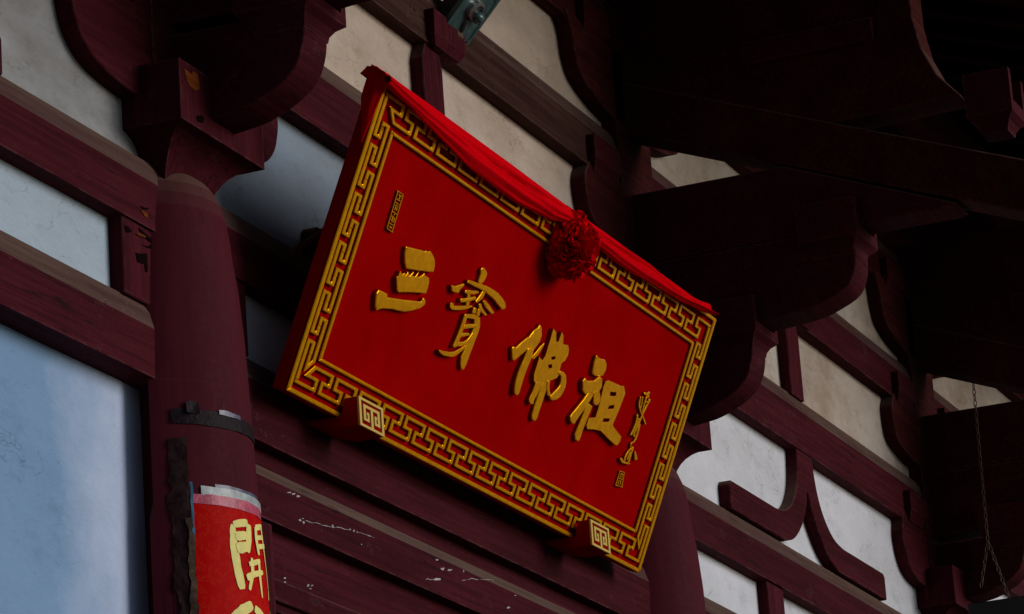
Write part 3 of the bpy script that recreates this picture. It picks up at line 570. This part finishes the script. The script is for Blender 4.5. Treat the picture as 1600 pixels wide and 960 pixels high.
# ------------------------------------------------------------------ red cloth over the plaque
rib = empty('red_cloth', PL(PW/2, PH, 0), 'bright red cloth swag draped along the top of the plaque with a ruffled rosette', 'cloth')
def interp(pts, s):
    for (a, b_), (c_, d_) in zip(pts, pts[1:]):
        if a <= s <= c_: k = (s-a)/(c_-a); k = k*k*(3-2*k)*.5+k*.5; return b_*(1-k)+d_*k
    return pts[0][1] if s < pts[0][0] else pts[-1][1]
def swag(s0, s1, up, lo, seed, end_n=.02):
    bm = bmesh.new(); ns, nv = 150, 40; G = []
    for i in range(ns+1):
        s = s0+(s1-s0)*i/ns; f = i/ns; row = []
        tu = interp(up, s); tl = interp(lo, s)
        prof = [(-.060, PH-.012), (-.045, PH+.016), (-.010, PH+.022), (.020, max(tu, PH)+.008), (.036, tu-.002), (.050, tu*.72+tl*.28), (.056, tu*.45+tl*.55), (.048, tu*.15+tl*.85), (.036, tl), (.022, tl+.012), (.015, tl+.035)]
        for j in range(nv+1):
            v = j/nv*(len(prof)-1); k = min(int(v), len(prof)-2); q = v-k
            n_ = prof[k][0]*(1-q)+prof[k+1][0]*q; t_ = prof[k][1]*(1-q)+prof[k+1][1]*q
            # long drawn folds that run with the cloth and gather toward the rosette
            amp = .0045*(1 if 3 <= v <= 9 else .3)
            ph = v*2.6+seed+1.6*noise.noise(Vector((s*1.3, seed, v*.25)))
            fold = amp*math.sin(ph*2.2)+.010*noise.noise(Vector((s*2.1+seed, v*1.1, seed)))*(1 if v > 3 else .2)
            crease = -.024*max(0, 1-abs(v-4.3-.9*math.sin(s*1.5+seed))/.20)*min(1, max(0, (f if seed < 3 else 1-f*.6)-.25)*2.5)
            row.append(bm.verts.new(PL(s, t_+fold*.35, n_+fold+crease)))
        G.append(row)
    for a, b_ in zip(G, G[1:]):
        for j in range(nv): bm.faces.new((a[j], b_[j], b_[j+1], a[j+1]))
    return bm
up1 = [(-.03, 1.046), (.155, 1.040), (.417, 1.036), (.807, 1.030), (1.211, 1.030), (1.56, 1.034)]
lo1 = [(-.03, 1.016), (.07, 1.008), (.171, 1.003), (.298, .987), (.474, .971), (.724, .950), (.935, .947), (1.106, .948), (1.409, .970), (1.56, .992)]
up2 = [(1.60, 1.036), (1.82, 1.044), (2.0, 1.043), (2.37, 1.049), (2.66, 1.042), (2.854, 1.043), (3.09, 1.050)]
lo2 = [(1.60, .992), (1.844, .990), (2.1, .985), (2.25, .988), (2.479, .998), (2.711, 1.004), (2.95, 1.024), (3.09, 1.040)]
for nm, bm in (('swag', swag(-.040, 1.60, up1, lo1, 1.3)), ('swag', swag(1.62, 3.09, up2, lo2, 4.1))):
    o = put(nm, bm, 'cloth', rib, True)
    sm = o.modifiers.new('thick', 'SOLIDIFY'); sm.thickness = .003
# the end that hangs down the left edge
bm = bmesh.new(); G = []
for i in range(25):
    f = i/24; row = []
    for j in range(13):
        q = j/12; n_ = .020*(1-f*.9)-(.020*(1-f*.9)+.050)*q
        t_ = 1.058-.24*f*(1-.62*q)
        wv = .006*math.sin(q*9+f*3)+.006*noise.noise(Vector((f*3, q*4, 2)))
        row.append(bm.verts.new(PL(-.006-.010*(1-f)*math.sin(q*math.pi)+.012*(1-q)*(1-f)**3+wv*(.8-f*.5), t_+.02*q*(1-f), n_)))
    G.append(row)
for a, b_ in zip(G, G[1:]):
    for j in range(12): bm.faces.new((a[j], b_[j], b_[j+1], a[j+1]))
o = put('hanging_end', bm, 'cloth', rib, True); o.modifiers.new('thick', 'SOLIDIFY').thickness = .003
# rosette: rings of gathered cloth round a knot
ROS = PL(1.632, .925, .048)
AX = (EN*.86+E1*-.22+E2*-.38).normalized(); AXX = (E1-AX*E1.dot(AX)).normalized(); AXY = AX.cross(AXX)
random.seed(3)
for k in range(11):
    cone = R(14+11.5*k); nf = 9+3*k; ph = random.random()*6; rad = .098+.012*random.random()
    bm = bmesh.new(); G = []; NT = 26*nf//2
    for i in range(NT):
        th = 2*math.pi*i/NT; row = []
        for j in range(8):
            b_ = j/7
            wv = math.sin(nf*th+ph+1.6*noise.noise(Vector((math.cos(th)*2, math.sin(th)*2, k))))
            wv2 = noise.noise(Vector((math.cos(th)*4+k, math.sin(th)*4, b_*1.5)))
            cc = cone+b_*b_*(.16*wv+.30*wv2)
            tt = th+b_*.10*math.cos(nf*th*2+ph)+.25*b_*wv2
            dr = AX*math.cos(cc)+(AXX*math.cos(tt)+AXY*math.sin(tt))*math.sin(cc)
            rr = .022+(rad-.022)*b_*(1+.16*noise.noise(Vector((th*2, k*3.1, 0)))+.05*wv)
            if j == 7: rr *= .985; dr = (dr-AX*.05).normalized()
            p = dr*rr
            # the upper part is pulled up to the knot in the swag, the lower part bulges
            e1, e2, en = p.dot(E1), p.dot(E2), p.dot(EN)
            row.append(bm.verts.new(ROS+E1*e1*(1.22 if e2 < 0 else 1.22-2.5*e2)+E2*e2*1.14+EN*en*.92))
        G.append(row)
    for i in range(NT):
        a, b_ = G[i], G[(i+1) % NT]
        for j in range(7): bm.faces.new((a[j], b_[j], b_[j+1], a[j+1]))
    put('rosette_ruffle', bm, 'cloth', rib, True)
bm = bmesh.new(); bmesh.ops.create_icosphere(bm, subdivisions=3, radius=.05)
for v in bm.verts: v.co = ROS+v.co*(1+.2*noise.noise(v.co*30))
put('rosette_knot', bm, 'cloth', rib, True)

# ------------------------------------------------------------------ paper couplet on the left column
INK=[[[-18.046,4.214,0.0122],[-18.315,4.155,0.0197],[-16.982,4.085,0.0216],[-14.425,4.018,0.0197]],[[-17.604,4.214,0.0122],[-11.907,4.223,0.0141],[-5.036,4.231,0.0132]],[[-3.901,4.227,0.016],[-5.141,4.181,0.0179],[-7.541,4.138,0.0141]],[[-16.604,4.178,0.0179],[-6.427,4.191,0.015]],[[-16.506,4.141,0.0216],[-6.254,4.157,0.0179]],[[3.76,4.226,0.0113],[3.344,4.19,0.0122],[5.125,4.142,0.0103]],[[4.182,4.226,0.0113],[17.159,4.245,0.0094]],[[3.636,4.194,0.0085],[18.455,4.213,0.0085]],[[5.121,4.168,0.0094],[23.742,4.193,0.0085]],[[14.339,4.241,0.0094],[16.649,4.184,0.0103],[20.01,4.12,0.0094],[21.17,4.053,0.0085],[18.245,4.018,0.0056]],[[-7.141,4.101,0.0103],[6.23,4.125,0.0094]],[[-10.237,4.056,0.0132],[-3.178,4.074,0.0113],[9.007,4.093,0.0085]],[[-3.542,4.124,0.0094],[-3.87,4.079,0.0113],[-8.392,4.021,0.0075]],[[4.728,4.126,0.0094],[4.419,4.069,0.0103],[5.084,4.01,0.0056]],[[-7.011,3.977,0.0169],[-14.307,3.956,0.0216],[-20.088,3.934,0.0197],[-25.394,3.907,0.0188]],[[-5.012,3.968,0.0141],[-0.457,3.957,0.0197],[4.87,3.94,0.0207]],[[21.719,3.989,0.0056],[23.781,3.966,0.0056]]]
def CR(z):
    for (a, za), (b_, zb) in zip(prof, prof[1:]):
        if za <= z <= zb: return a+(b_-a)*(z-za)/(zb-za)
    return prof[0][0]
def CY(th, z, off=0.): 
    rr = CR(z)+off; a = R(th); return Vector((COLS[0]+rr*math.sin(a), .10-rr*math.cos(a), z))
def wrap(th0, th1, z0, z1, off, thick, wob=0., seed=0., nt_=40, nz=24, ragged=0., side=0.):
    bm = bmesh.new(); G = []
    for i in range(nt_+1):
        th = th0+(th1-th0)*i/nt_; row = []
        zt = z1+ragged*noise.noise(Vector((th*.09, seed, 0)))
        zb = z0+ragged*noise.noise(Vector((th*.09, seed+5, 0)))
        for j in range(nz+1):
            z = zb+(zt-zb)*j/nz
            sj = side*(noise.noise(Vector((z*9, seed, 1)))+.6*noise.noise(Vector((z*31, seed, 4))))*(1 if i == 0 else .6 if i == nt_ else (1-i/nt_)*.5)
            row.append(bm.verts.new(CY(th+sj, z, off+wob*(noise.noise(Vector((th*.12, z*18, seed)))+.3))))
        G.append(row)
    for a, b_ in zip(G, G[1:]):
        for j in range(nz): bm.faces.new((a[j], b_[j], b_[j+1], a[j+1]))
    return bm
cp = empty('paper_couplet', CY(-15, 2.2, .003), 'red paper couplet with yellow brushed characters wrapped round the left column', 'couplet')
o = put('paper', wrap(-42.5, 44, 1.9, 4.296, .0025, .001, .0012, 1., 60, 80, .004), 'paper', cp, True)
def brush(l, off):
    # brushed stroke laid on the column, (theta, height, width)
    P = []
    n = len(l)
    for i in range(n-1):
        for j in range(6):
            k = j/6; P.append([l[i][q]*(1-k)+l[i+1][q]*k for q in range(3)])
    P.append(list(l[-1])); bm = bmesh.new(); Lr = []
    rr = .327
    for i, (th, z, wd) in enumerate(P):
        a = P[max(i-1, 0)]; b_ = P[min(i+1, len(P)-1)]
        dx, dz = R(b_[0]-a[0])*rr, b_[1]-a[1]; ll = math.hypot(dx, dz)+1e-9; nx, nz = -dz/ll, dx/ll
        h = wd*(.84+.12*noise.noise(Vector((th*.5, z*60, 3))))
        if i in (0, len(P)-1): h *= .72
        Lr.append([bm.verts.new(CY(th+math.degrees(nx*h*q/rr), z+nz*h*q, off)) for q in (-1, -.33, .33, 1)])
    for a, b_ in zip(Lr, Lr[1:]):
        for q in range(3): bm.faces.new((a[q], b_[q], b_[q+1], a[q+1]))
    return bm
for a, b_ in ((0, 14), (14, 16), (16, 17)):
    bm_all = bmesh.new()
    for i, l in enumerate(INK[a:b_]):
        bm = brush(l, .0052+.0003*(i % 6)); me = bpy.data.meshes.new('tmp'); bm.to_mesh(me); bm.free(); bm_all.from_mesh(me); bpy.data.meshes.remove(me)
    put('character', bm_all, 'ink', cp)
put('tape', wrap(-37, 26, 4.294, 4.322, .004, .001, .0010, 3., 60, 10, .0015), 'tape', cp, True)
put('tape', wrap(-42, 18, 4.266, 4.297, .0045, .001, .0012, 8., 60, 8, .003), 'pink_tape', cp, True)['label'] = 'pinkish clear tape over the upper edge of the paper'
put('tape', wrap(-28, 14, 4.318, 4.332, .003, .001, .0012, 5., 60, 6, .002), 'film', cp, True)['label'] = 'loose violet grey film above the tape'
put('edge_film', wrap(-43.6, -42.3, 4.15, 4.33, .008, .001, .012, 2., 6, 40, .01), 'blue', cp, True)
put('edge_film', wrap(-46.5, -43, 3.3, 4.22, .007, .001, .008, 12., 8, 90, .02, 2.5), 'brown', cp, True)
# remains of an older couplet: black tape band and a torn dark strip
ot = empty('old_tape_band', CY(-25, 4.50, .003), 'black shiny tape band left round the left column above the couplet', 'tape')
put('band', wrap(-52, 26, 4.512, 4.558, .003, .001, .002, 11., 80, 12, .004), 'black', ot, True)
put('glint', wrap(-22, -4, 4.552, 4.566, .005, .001, .003, 21., 40, 6, .004), 'film', ot, True)
put('crumple', wrap(-43, -35, 4.545, 4.580, .006, .001, .010, 31., 24, 16, .008), 'black', ot, True)
os_ = put('torn_strip', wrap(-54, -43.8, 2.5, 4.47, .003, .001, .006, 41., 16, 260, .02, 5.0), 'strip', loc=CY(-48, 2.5, .003), smooth=True)
tag(os_, 'torn black plastic strip hanging beside the couplet on the left column', 'plastic strip')

# ------------------------------------------------------------------ floodlight on the upper beam
fl = empty('floodlight', (2.10, -.09, 6.62), 'small teal floodlight fixed to the upper beam and aimed down', 'lamp')
FC = Vector((2.098, -.157, 6.645)); FX = Vector((1, 0, 0)); FY = Vector((0, -.69, .724)).normalized(); FN = FY.cross(FX).normalized()
if FN.z > 0: FN = -FN
def FP(a, b_, n_): return FC+FX*a+FY*b_+FN*n_
hw, hh = .112, .104
bm = prism([[(-hw*.85, -hh*.8), (hw*.85, -hh*.8), (hw*.85, hh*.8), (-hw*.85, hh*.8)]], FP, -.085, -.02); bevel(bm, .006); put('housing', bm, 'bronze', fl)
bm = prism([[(-hw, -hh), (hw, -hh), (hw, hh), (-hw, hh)], [(-hw+.018, -hh+.016), (-hw+.018, hh-.016), (hw-.018, hh-.016), (hw-.018, -hh+.016)]], FP, -.02, .0)
put('rim', bm, 'teal', fl)
put('lens', prism([[(-hw+.017, -hh+.015), (hw-.017, -hh+.015), (hw-.017, hh-.015), (-hw+.017, hh-.015)]], FP, -.016, -.003), 'glass', fl)
bm = bmesh.new(); n = 20; A = []
for rr, hgt in ((.052, -.004), (.050, .012), (.034, .016), (.030, .004)):
    A.append([bm.verts.new(FP(.0+rr*math.cos(2*math.pi*k/n)*(1+.25*noise.noise(Vector((k*.7, rr*40, 0)))), .012+rr*.8*math.sin(2*math.pi*k/n), hgt)) for k in range(n)])
for a, b_ in zip(A, A[1:]):
    for k in range(n): bm.faces.new((a[k], a[(k+1) % n], b_[(k+1) % n], b_[k]))
bm.faces.new(A[-1]); put('reflector', bm, 'chrome', fl)
bm = bmesh.new(); bmesh.ops.create_uvsphere(bm, u_segments=16, v_segments=10, radius=.024)
for v in bm.verts: v.co = FP(v.co.x*1.4+.02, v.co.y-.004, v.co.z+.018)
put('bulb', bm, 'glass', fl, True)
bm = prism([[(-.016, -.035), (.016, -.030), (.004, -.085)]], FP, -.005, .012); put('reflector_fin', bm, 'chrome', fl)
put('mount', nbox(2.08, 2.13, -.10, -.05, 6.56, 6.64), 'iron', fl)
for a, b_ in ((-hw, -hh), (hw, -hh), (hw, hh), (-hw, hh)):
    put('clip', prism([[(a*.8-.008, b_*1.0-.007), (a*.8+.008, b_*1.0-.007), (a*.8+.008, b_*1.0+.007), (a*.8-.008, b_*1.0+.007)]], FP, -.022, .004), 'brown', fl)

# ------------------------------------------------------------------ chain and what hangs on it
def chain_pts(p, q, step):
    p, q = Vector(p), Vector(q); n = int((q-p).length/step); return [(p+(q-p)*(i+.5)/n, (q-p).normalized()) for i in range(n)]
def link_mesh():
    bm = bmesh.new(); A = []
    for i in range(12):
        a = 2*math.pi*i/12; c_ = Vector((math.cos(a)*.0080, 0, math.sin(a)*.0170)); nx = Vector((math.cos(a), 0, math.sin(a)))
        A.append([bm.verts.new(c_+(nx*math.cos(b_*2*math.pi/5)+Vector((0, 1, 0))*math.sin(b_*2*math.pi/5))*.0026) for b_ in range(5)])
    for i in range(12):
        for b_ in range(5): bm.faces.new((A[i][b_], A[(i+1) % 12][b_], A[(i+1) % 12][(b_+1) % 5], A[i][(b_+1) % 5]))
    bmesh.ops.recalc_face_normals(bm, faces=bm.faces)
    me = bpy.data.meshes.new('link'); bm.to_mesh(me); bm.free(); me.materials.append(M['iron']); return me
LK = link_mesh()
CH = {"top": [7.95, -0.42, 6.53], "fork": [7.95, -0.407, 5.719], "left": [7.95, -0.348, 5.49], "right": [7.95, -0.484, 5.414]}
chn = empty('hanging_chain', CH['top'], 'thin rusty chain that hangs in the dark at the right and forks in two', 'chain')
for a, b_ in ((CH['top'], CH['fork']), (CH['fork'], CH['left']), (CH['fork'], CH['right'])):
    for i, (p, dz) in enumerate(chain_pts(a, b_, .0285)):
        o = bpy.data.objects.new('link', LK); COL.objects.link(o); o.parent = chn
        rt = dz.to_track_quat('Z', 'Y').to_matrix().to_4x4() @ Matrix.Rotation(R(90*(i % 2)+15), 4, 'Z')
        o.matrix_local = Matrix.Translation(p-Vector(CH['top'])) @ rt
hb = CH['right']
bm = nbox(hb[0]-.75, hb[0]+.05, hb[1]-.03, hb[1]+.03, hb[2]-.45, hb[2]-.06, .008)
hbp = [-0.274, -0.683, 5.413]
bm = nbox(7.93, 8.01, hbp[0], hbp[1], hbp[2]-.4, hbp[2], .006)
o = put('hanging_board', bm, 'bronze', loc=(7.97, (hbp[0]+hbp[1])/2, hbp[2]-.4)); tag(o, 'black board hung from the forked chain at the lower right corner', 'board')

# ------------------------------------------------------------------ worn paint
def patch(pts, yf, mat_, name, parent, th=.0015):
    return put(name, prism([pts], XZ, yf-th, yf+.002), mat_, parent)
def blob(cx, cz, rx, rz, n=11, seed=0):
    out = []
    for i in range(n):
        a = 2*math.pi*i/n; k = 1+.55*noise.noise(Vector((math.cos(a)*1.3+seed*3.7, math.sin(a)*1.3, seed)))
        out.append((cx+rx*k*math.cos(a), cz+rz*k*math.sin(a)))
    return out
PATCHES=[["chip","paint_chip",-0.06,[[0.463,4.489],[0.465,4.487],[0.453,4.486],[0.448,4.484],[0.435,4.482],[0.439,4.485],[0.449,4.487],[0.454,4.489],[0.466,4.492]]],["chip","paint_chip",-0.06,[[0.497,4.491],[0.492,4.489],[0.487,4.487],[0.475,4.483],[0.472,4.485],[0.471,4.487],[0.479,4.49],[0.488,4.492],[0.499,4.494]]],["chip","paint_chip",-0.06,[[0.535,4.491],[0.524,4.487],[0.522,4.485],[0.517,4.485],[0.506,4.483],[0.508,4.487],[0.513,4.492],[0.522,4.49],[0.529,4.492]]],["chip","paint_chip",-0.06,[[0.53,4.411],[0.535,4.409],[0.527,4.409],[0.521,4.406],[0.514,4.407],[0.513,4.41],[0.521,4.413],[0.528,4.415],[0.529,4.412]]],["chip","paint_chip",-0.06,[[0.557,4.411],[0.556,4.408],[0.549,4.402],[0.543,4.406],[0.539,4.407],[0.542,4.409],[0.544,4.411],[0.548,4.411],[0.552,4.412]]],["chip","paint_chip",-0.06,[[0.55,4.421],[0.55,4.419],[0.544,4.419],[0.54,4.417],[0.54,4.418],[0.541,4.419],[0.541,4.421],[0.545,4.421],[0.549,4.422]]],["chip","paint_chip",-0.06,[[0.785,4.442],[0.778,4.438],[0.774,4.435],[0.767,4.433],[0.769,4.438],[0.766,4.44],[0.77,4.443],[0.776,4.447],[0.776,4.442]]],["chip","paint_chip",-0.06,[[0.918,4.458],[0.917,4.456],[0.914,4.454],[0.91,4.454],[0.907,4.455],[0.908,4.457],[0.912,4.458],[0.915,4.46],[0.915,4.458]]],["chip","paint_chip",-0.06,[[0.948,4.458],[0.944,4.456],[0.943,4.452],[0.939,4.454],[0.933,4.453],[0.938,4.457],[0.938,4.461],[0.943,4.459],[0.95,4.462]]],["chip","paint_chip",-0.06,[[0.972,4.459],[0.973,4.457],[0.969,4.457],[0.964,4.454],[0.963,4.456],[0.966,4.458],[0.968,4.459],[0.971,4.463],[0.972,4.46]]],["chip","paint_chip",-0.06,[[1.695,4.468],[1.688,4.464],[1.683,4.459],[1.676,4.461],[1.668,4.461],[1.661,4.465],[1.678,4.467],[1.684,4.47],[1.695,4.473]]],["chip","paint_chip",-0.06,[[1.644,4.49],[1.645,4.489],[1.637,4.487],[1.627,4.484],[1.629,4.487],[1.624,4.488],[1.627,4.491],[1.638,4.491],[1.651,4.494]]],["chip","paint_chip",-0.06,[[1.769,4.478],[1.749,4.473],[1.747,4.47],[1.736,4.469],[1.721,4.467],[1.731,4.471],[1.733,4.475],[1.746,4.475],[1.764,4.48]]],["chip","paint_chip",-0.06,[[1.656,4.424],[1.655,4.421],[1.629,4.416],[1.607,4.411],[1.585,4.409],[1.599,4.415],[1.608,4.419],[1.632,4.424],[1.656,4.427]]],["chip","paint_chip",-0.06,[[2.294,4.436],[2.279,4.432],[2.276,4.429],[2.267,4.428],[2.255,4.427],[2.264,4.432],[2.269,4.435],[2.277,4.438],[2.283,4.437]]],["chip","paint_chip",-0.06,[[0.39,4.197],[0.395,4.195],[0.387,4.195],[0.381,4.192],[0.377,4.193],[0.378,4.196],[0.384,4.198],[0.388,4.199],[0.394,4.2]]],["chip","paint_chip",-0.06,[[0.394,4.184],[0.389,4.182],[0.385,4.181],[0.382,4.18],[0.378,4.18],[0.376,4.183],[0.383,4.184],[0.386,4.185],[0.389,4.185]]],["chip","paint_chip",-0.06,[[0.561,4.203],[0.564,4.201],[0.558,4.201],[0.554,4.198],[0.547,4.198],[0.553,4.203],[0.553,4.207],[0.56,4.207],[0.567,4.208]]],["chip","paint_chip",-0.06,[[0.594,4.21],[0.59,4.208],[0.587,4.206],[0.58,4.204],[0.583,4.208],[0.58,4.208],[0.583,4.21],[0.587,4.21],[0.595,4.212]]],["chip","paint_chip",-0.06,[[0.578,4.197],[0.581,4.196],[0.575,4.194],[0.573,4.195],[0.566,4.194],[0.567,4.196],[0.571,4.198],[0.575,4.197],[0.581,4.199]]],["chip","paint_chip",-0.06,[[2.358,4.492],[2.359,4.491],[2.352,4.49],[2.344,4.488],[2.343,4.489],[2.344,4.49],[2.345,4.491],[2.354,4.493],[2.362,4.494]]],["chip","paint_chip",-0.06,[[1.002,4.423],[1.001,4.421],[0.998,4.419],[0.995,4.42],[0.994,4.421],[0.992,4.422],[0.995,4.423],[0.998,4.424],[1.0,4.424]]],["chip","paint_chip",-0.06,[[1.88,4.494],[1.874,4.492],[1.872,4.487],[1.87,4.49],[1.867,4.491],[1.865,4.493],[1.87,4.495],[1.873,4.496],[1.874,4.494]]],["chip","paint_crack",-0.06,[[0.564,4.417],[0.58,4.42],[0.596,4.419],[0.612,4.42],[0.628,4.422],[0.645,4.427],[0.661,4.428],[0.677,4.428],[0.692,4.427],[0.713,4.431],[0.734,4.433],[0.754,4.434],[0.775,4.437],[0.775,4.436],[0.754,4.433],[0.734,4.431],[0.713,4.429],[0.692,4.426],[0.676,4.427],[0.66,4.426],[0.644,4.426],[0.628,4.421],[0.612,4.419],[0.596,4.417],[0.58,4.418],[0.564,4.416]]],["chip","paint_crack",-0.06,[[0.775,4.437],[0.793,4.439],[0.811,4.445],[0.829,4.447],[0.846,4.449],[0.863,4.448],[0.879,4.45],[0.896,4.453],[0.913,4.455],[0.913,4.453],[0.896,4.452],[0.879,4.449],[0.862,4.446],[0.846,4.447],[0.828,4.445],[0.811,4.443],[0.793,4.439],[0.775,4.434]]],["chip","paint_crack",-0.06,[[0.975,4.457],[0.994,4.462],[1.011,4.462],[1.03,4.463],[1.048,4.464],[1.062,4.465],[1.076,4.466],[1.09,4.464],[1.104,4.466],[1.104,4.465],[1.09,4.464],[1.076,4.464],[1.061,4.462],[1.048,4.463],[1.029,4.462],[1.011,4.461],[0.993,4.461],[0.975,4.456]]],["chip","paint_crack",-0.06,[[1.853,4.457],[1.873,4.461],[1.893,4.467],[1.912,4.47],[1.933,4.479],[1.959,4.483],[1.984,4.484],[2.011,4.489],[2.037,4.494],[2.065,4.498],[2.093,4.503],[2.121,4.509],[2.149,4.511],[2.148,4.509],[2.121,4.508],[2.092,4.501],[2.065,4.497],[2.037,4.493],[2.011,4.489],[1.984,4.482],[1.958,4.481],[1.932,4.477],[1.912,4.469],[1.893,4.467],[1.872,4.459],[1.853,4.455]]],["chip","paint_crack",-0.06,[[1.526,4.401],[1.544,4.407],[1.562,4.406],[1.581,4.411],[1.6,4.412],[1.599,4.41],[1.581,4.41],[1.562,4.404],[1.544,4.405],[1.525,4.399]]],["gap","paint_crack",-0.051,[[-0.592,5.096],[-0.569,5.098],[-0.546,5.09],[-0.562,5.081],[-0.586,5.077]]],["gap","paint_crack",-0.051,[[-0.527,5.027],[-0.494,5.033],[-0.454,5.045],[-0.453,5.017],[-0.483,5.004],[-0.518,5.001]]],["gap","paint_crack",-0.051,[[-0.472,5.009],[-0.453,5.014],[-0.454,4.987],[-0.468,4.982]]],["gap","paint_crack",-0.051,[[-0.486,5.064],[-0.447,5.069],[-0.406,5.09],[-0.406,5.071],[-0.443,5.065]]],["gap","paint_crack",-0.051,[[-0.501,5.113],[-0.478,5.111],[-0.414,5.099],[-0.398,5.086],[-0.45,5.089],[-0.492,5.099]]],["bare","bare_patch",-0.0535,[[-0.525,5.088],[-0.506,5.097],[-0.458,5.097],[-0.467,5.09],[-0.506,5.086]]],["bare","bare_patch",-0.061,[[-0.502,5.169],[-0.479,5.17],[-0.455,5.168],[-0.461,5.154],[-0.48,5.155]]],["gap","paint_crack",-0.061,[[-0.501,5.181],[-0.478,5.182],[-0.447,5.189],[-0.456,5.181],[-0.487,5.174]]],["bare","bare_patch",-0.201,[[-0.447,5.609],[-0.427,5.608],[-0.4,5.605],[-0.386,5.62],[-0.357,5.621],[-0.35,5.595],[-0.343,5.577],[-0.375,5.558],[-0.41,5.562],[-0.432,5.575]]],["gap","paint_crack",-0.201,[[-0.377,5.478],[-0.34,5.492],[-0.323,5.483],[-0.337,5.467],[-0.373,5.462]]],["gap","paint_crack",-0.201,[[-0.266,5.508],[-0.23,5.511],[-0.225,5.504],[-0.255,5.5]]],["gap","paint_crack",-0.201,[[-1.402,5.187],[-1.357,5.196],[-1.326,5.194],[-1.265,5.203],[-1.215,5.183],[-1.256,5.181],[-1.318,5.176],[-1.348,5.177]]]]
for mt, nm, y, pts in PATCHES:
    par = None
    cx = sum(p[0] for p in pts)/len(pts); cz = sum(p[1] for p in pts)/len(pts)
    if y < -.15:
        if cx < -.55: continue
        par = [o for o in bpy.data.objects if o.name == 'bracket_set'][0]
    else: par = wall
    patch(pts, y, mt, nm, par)
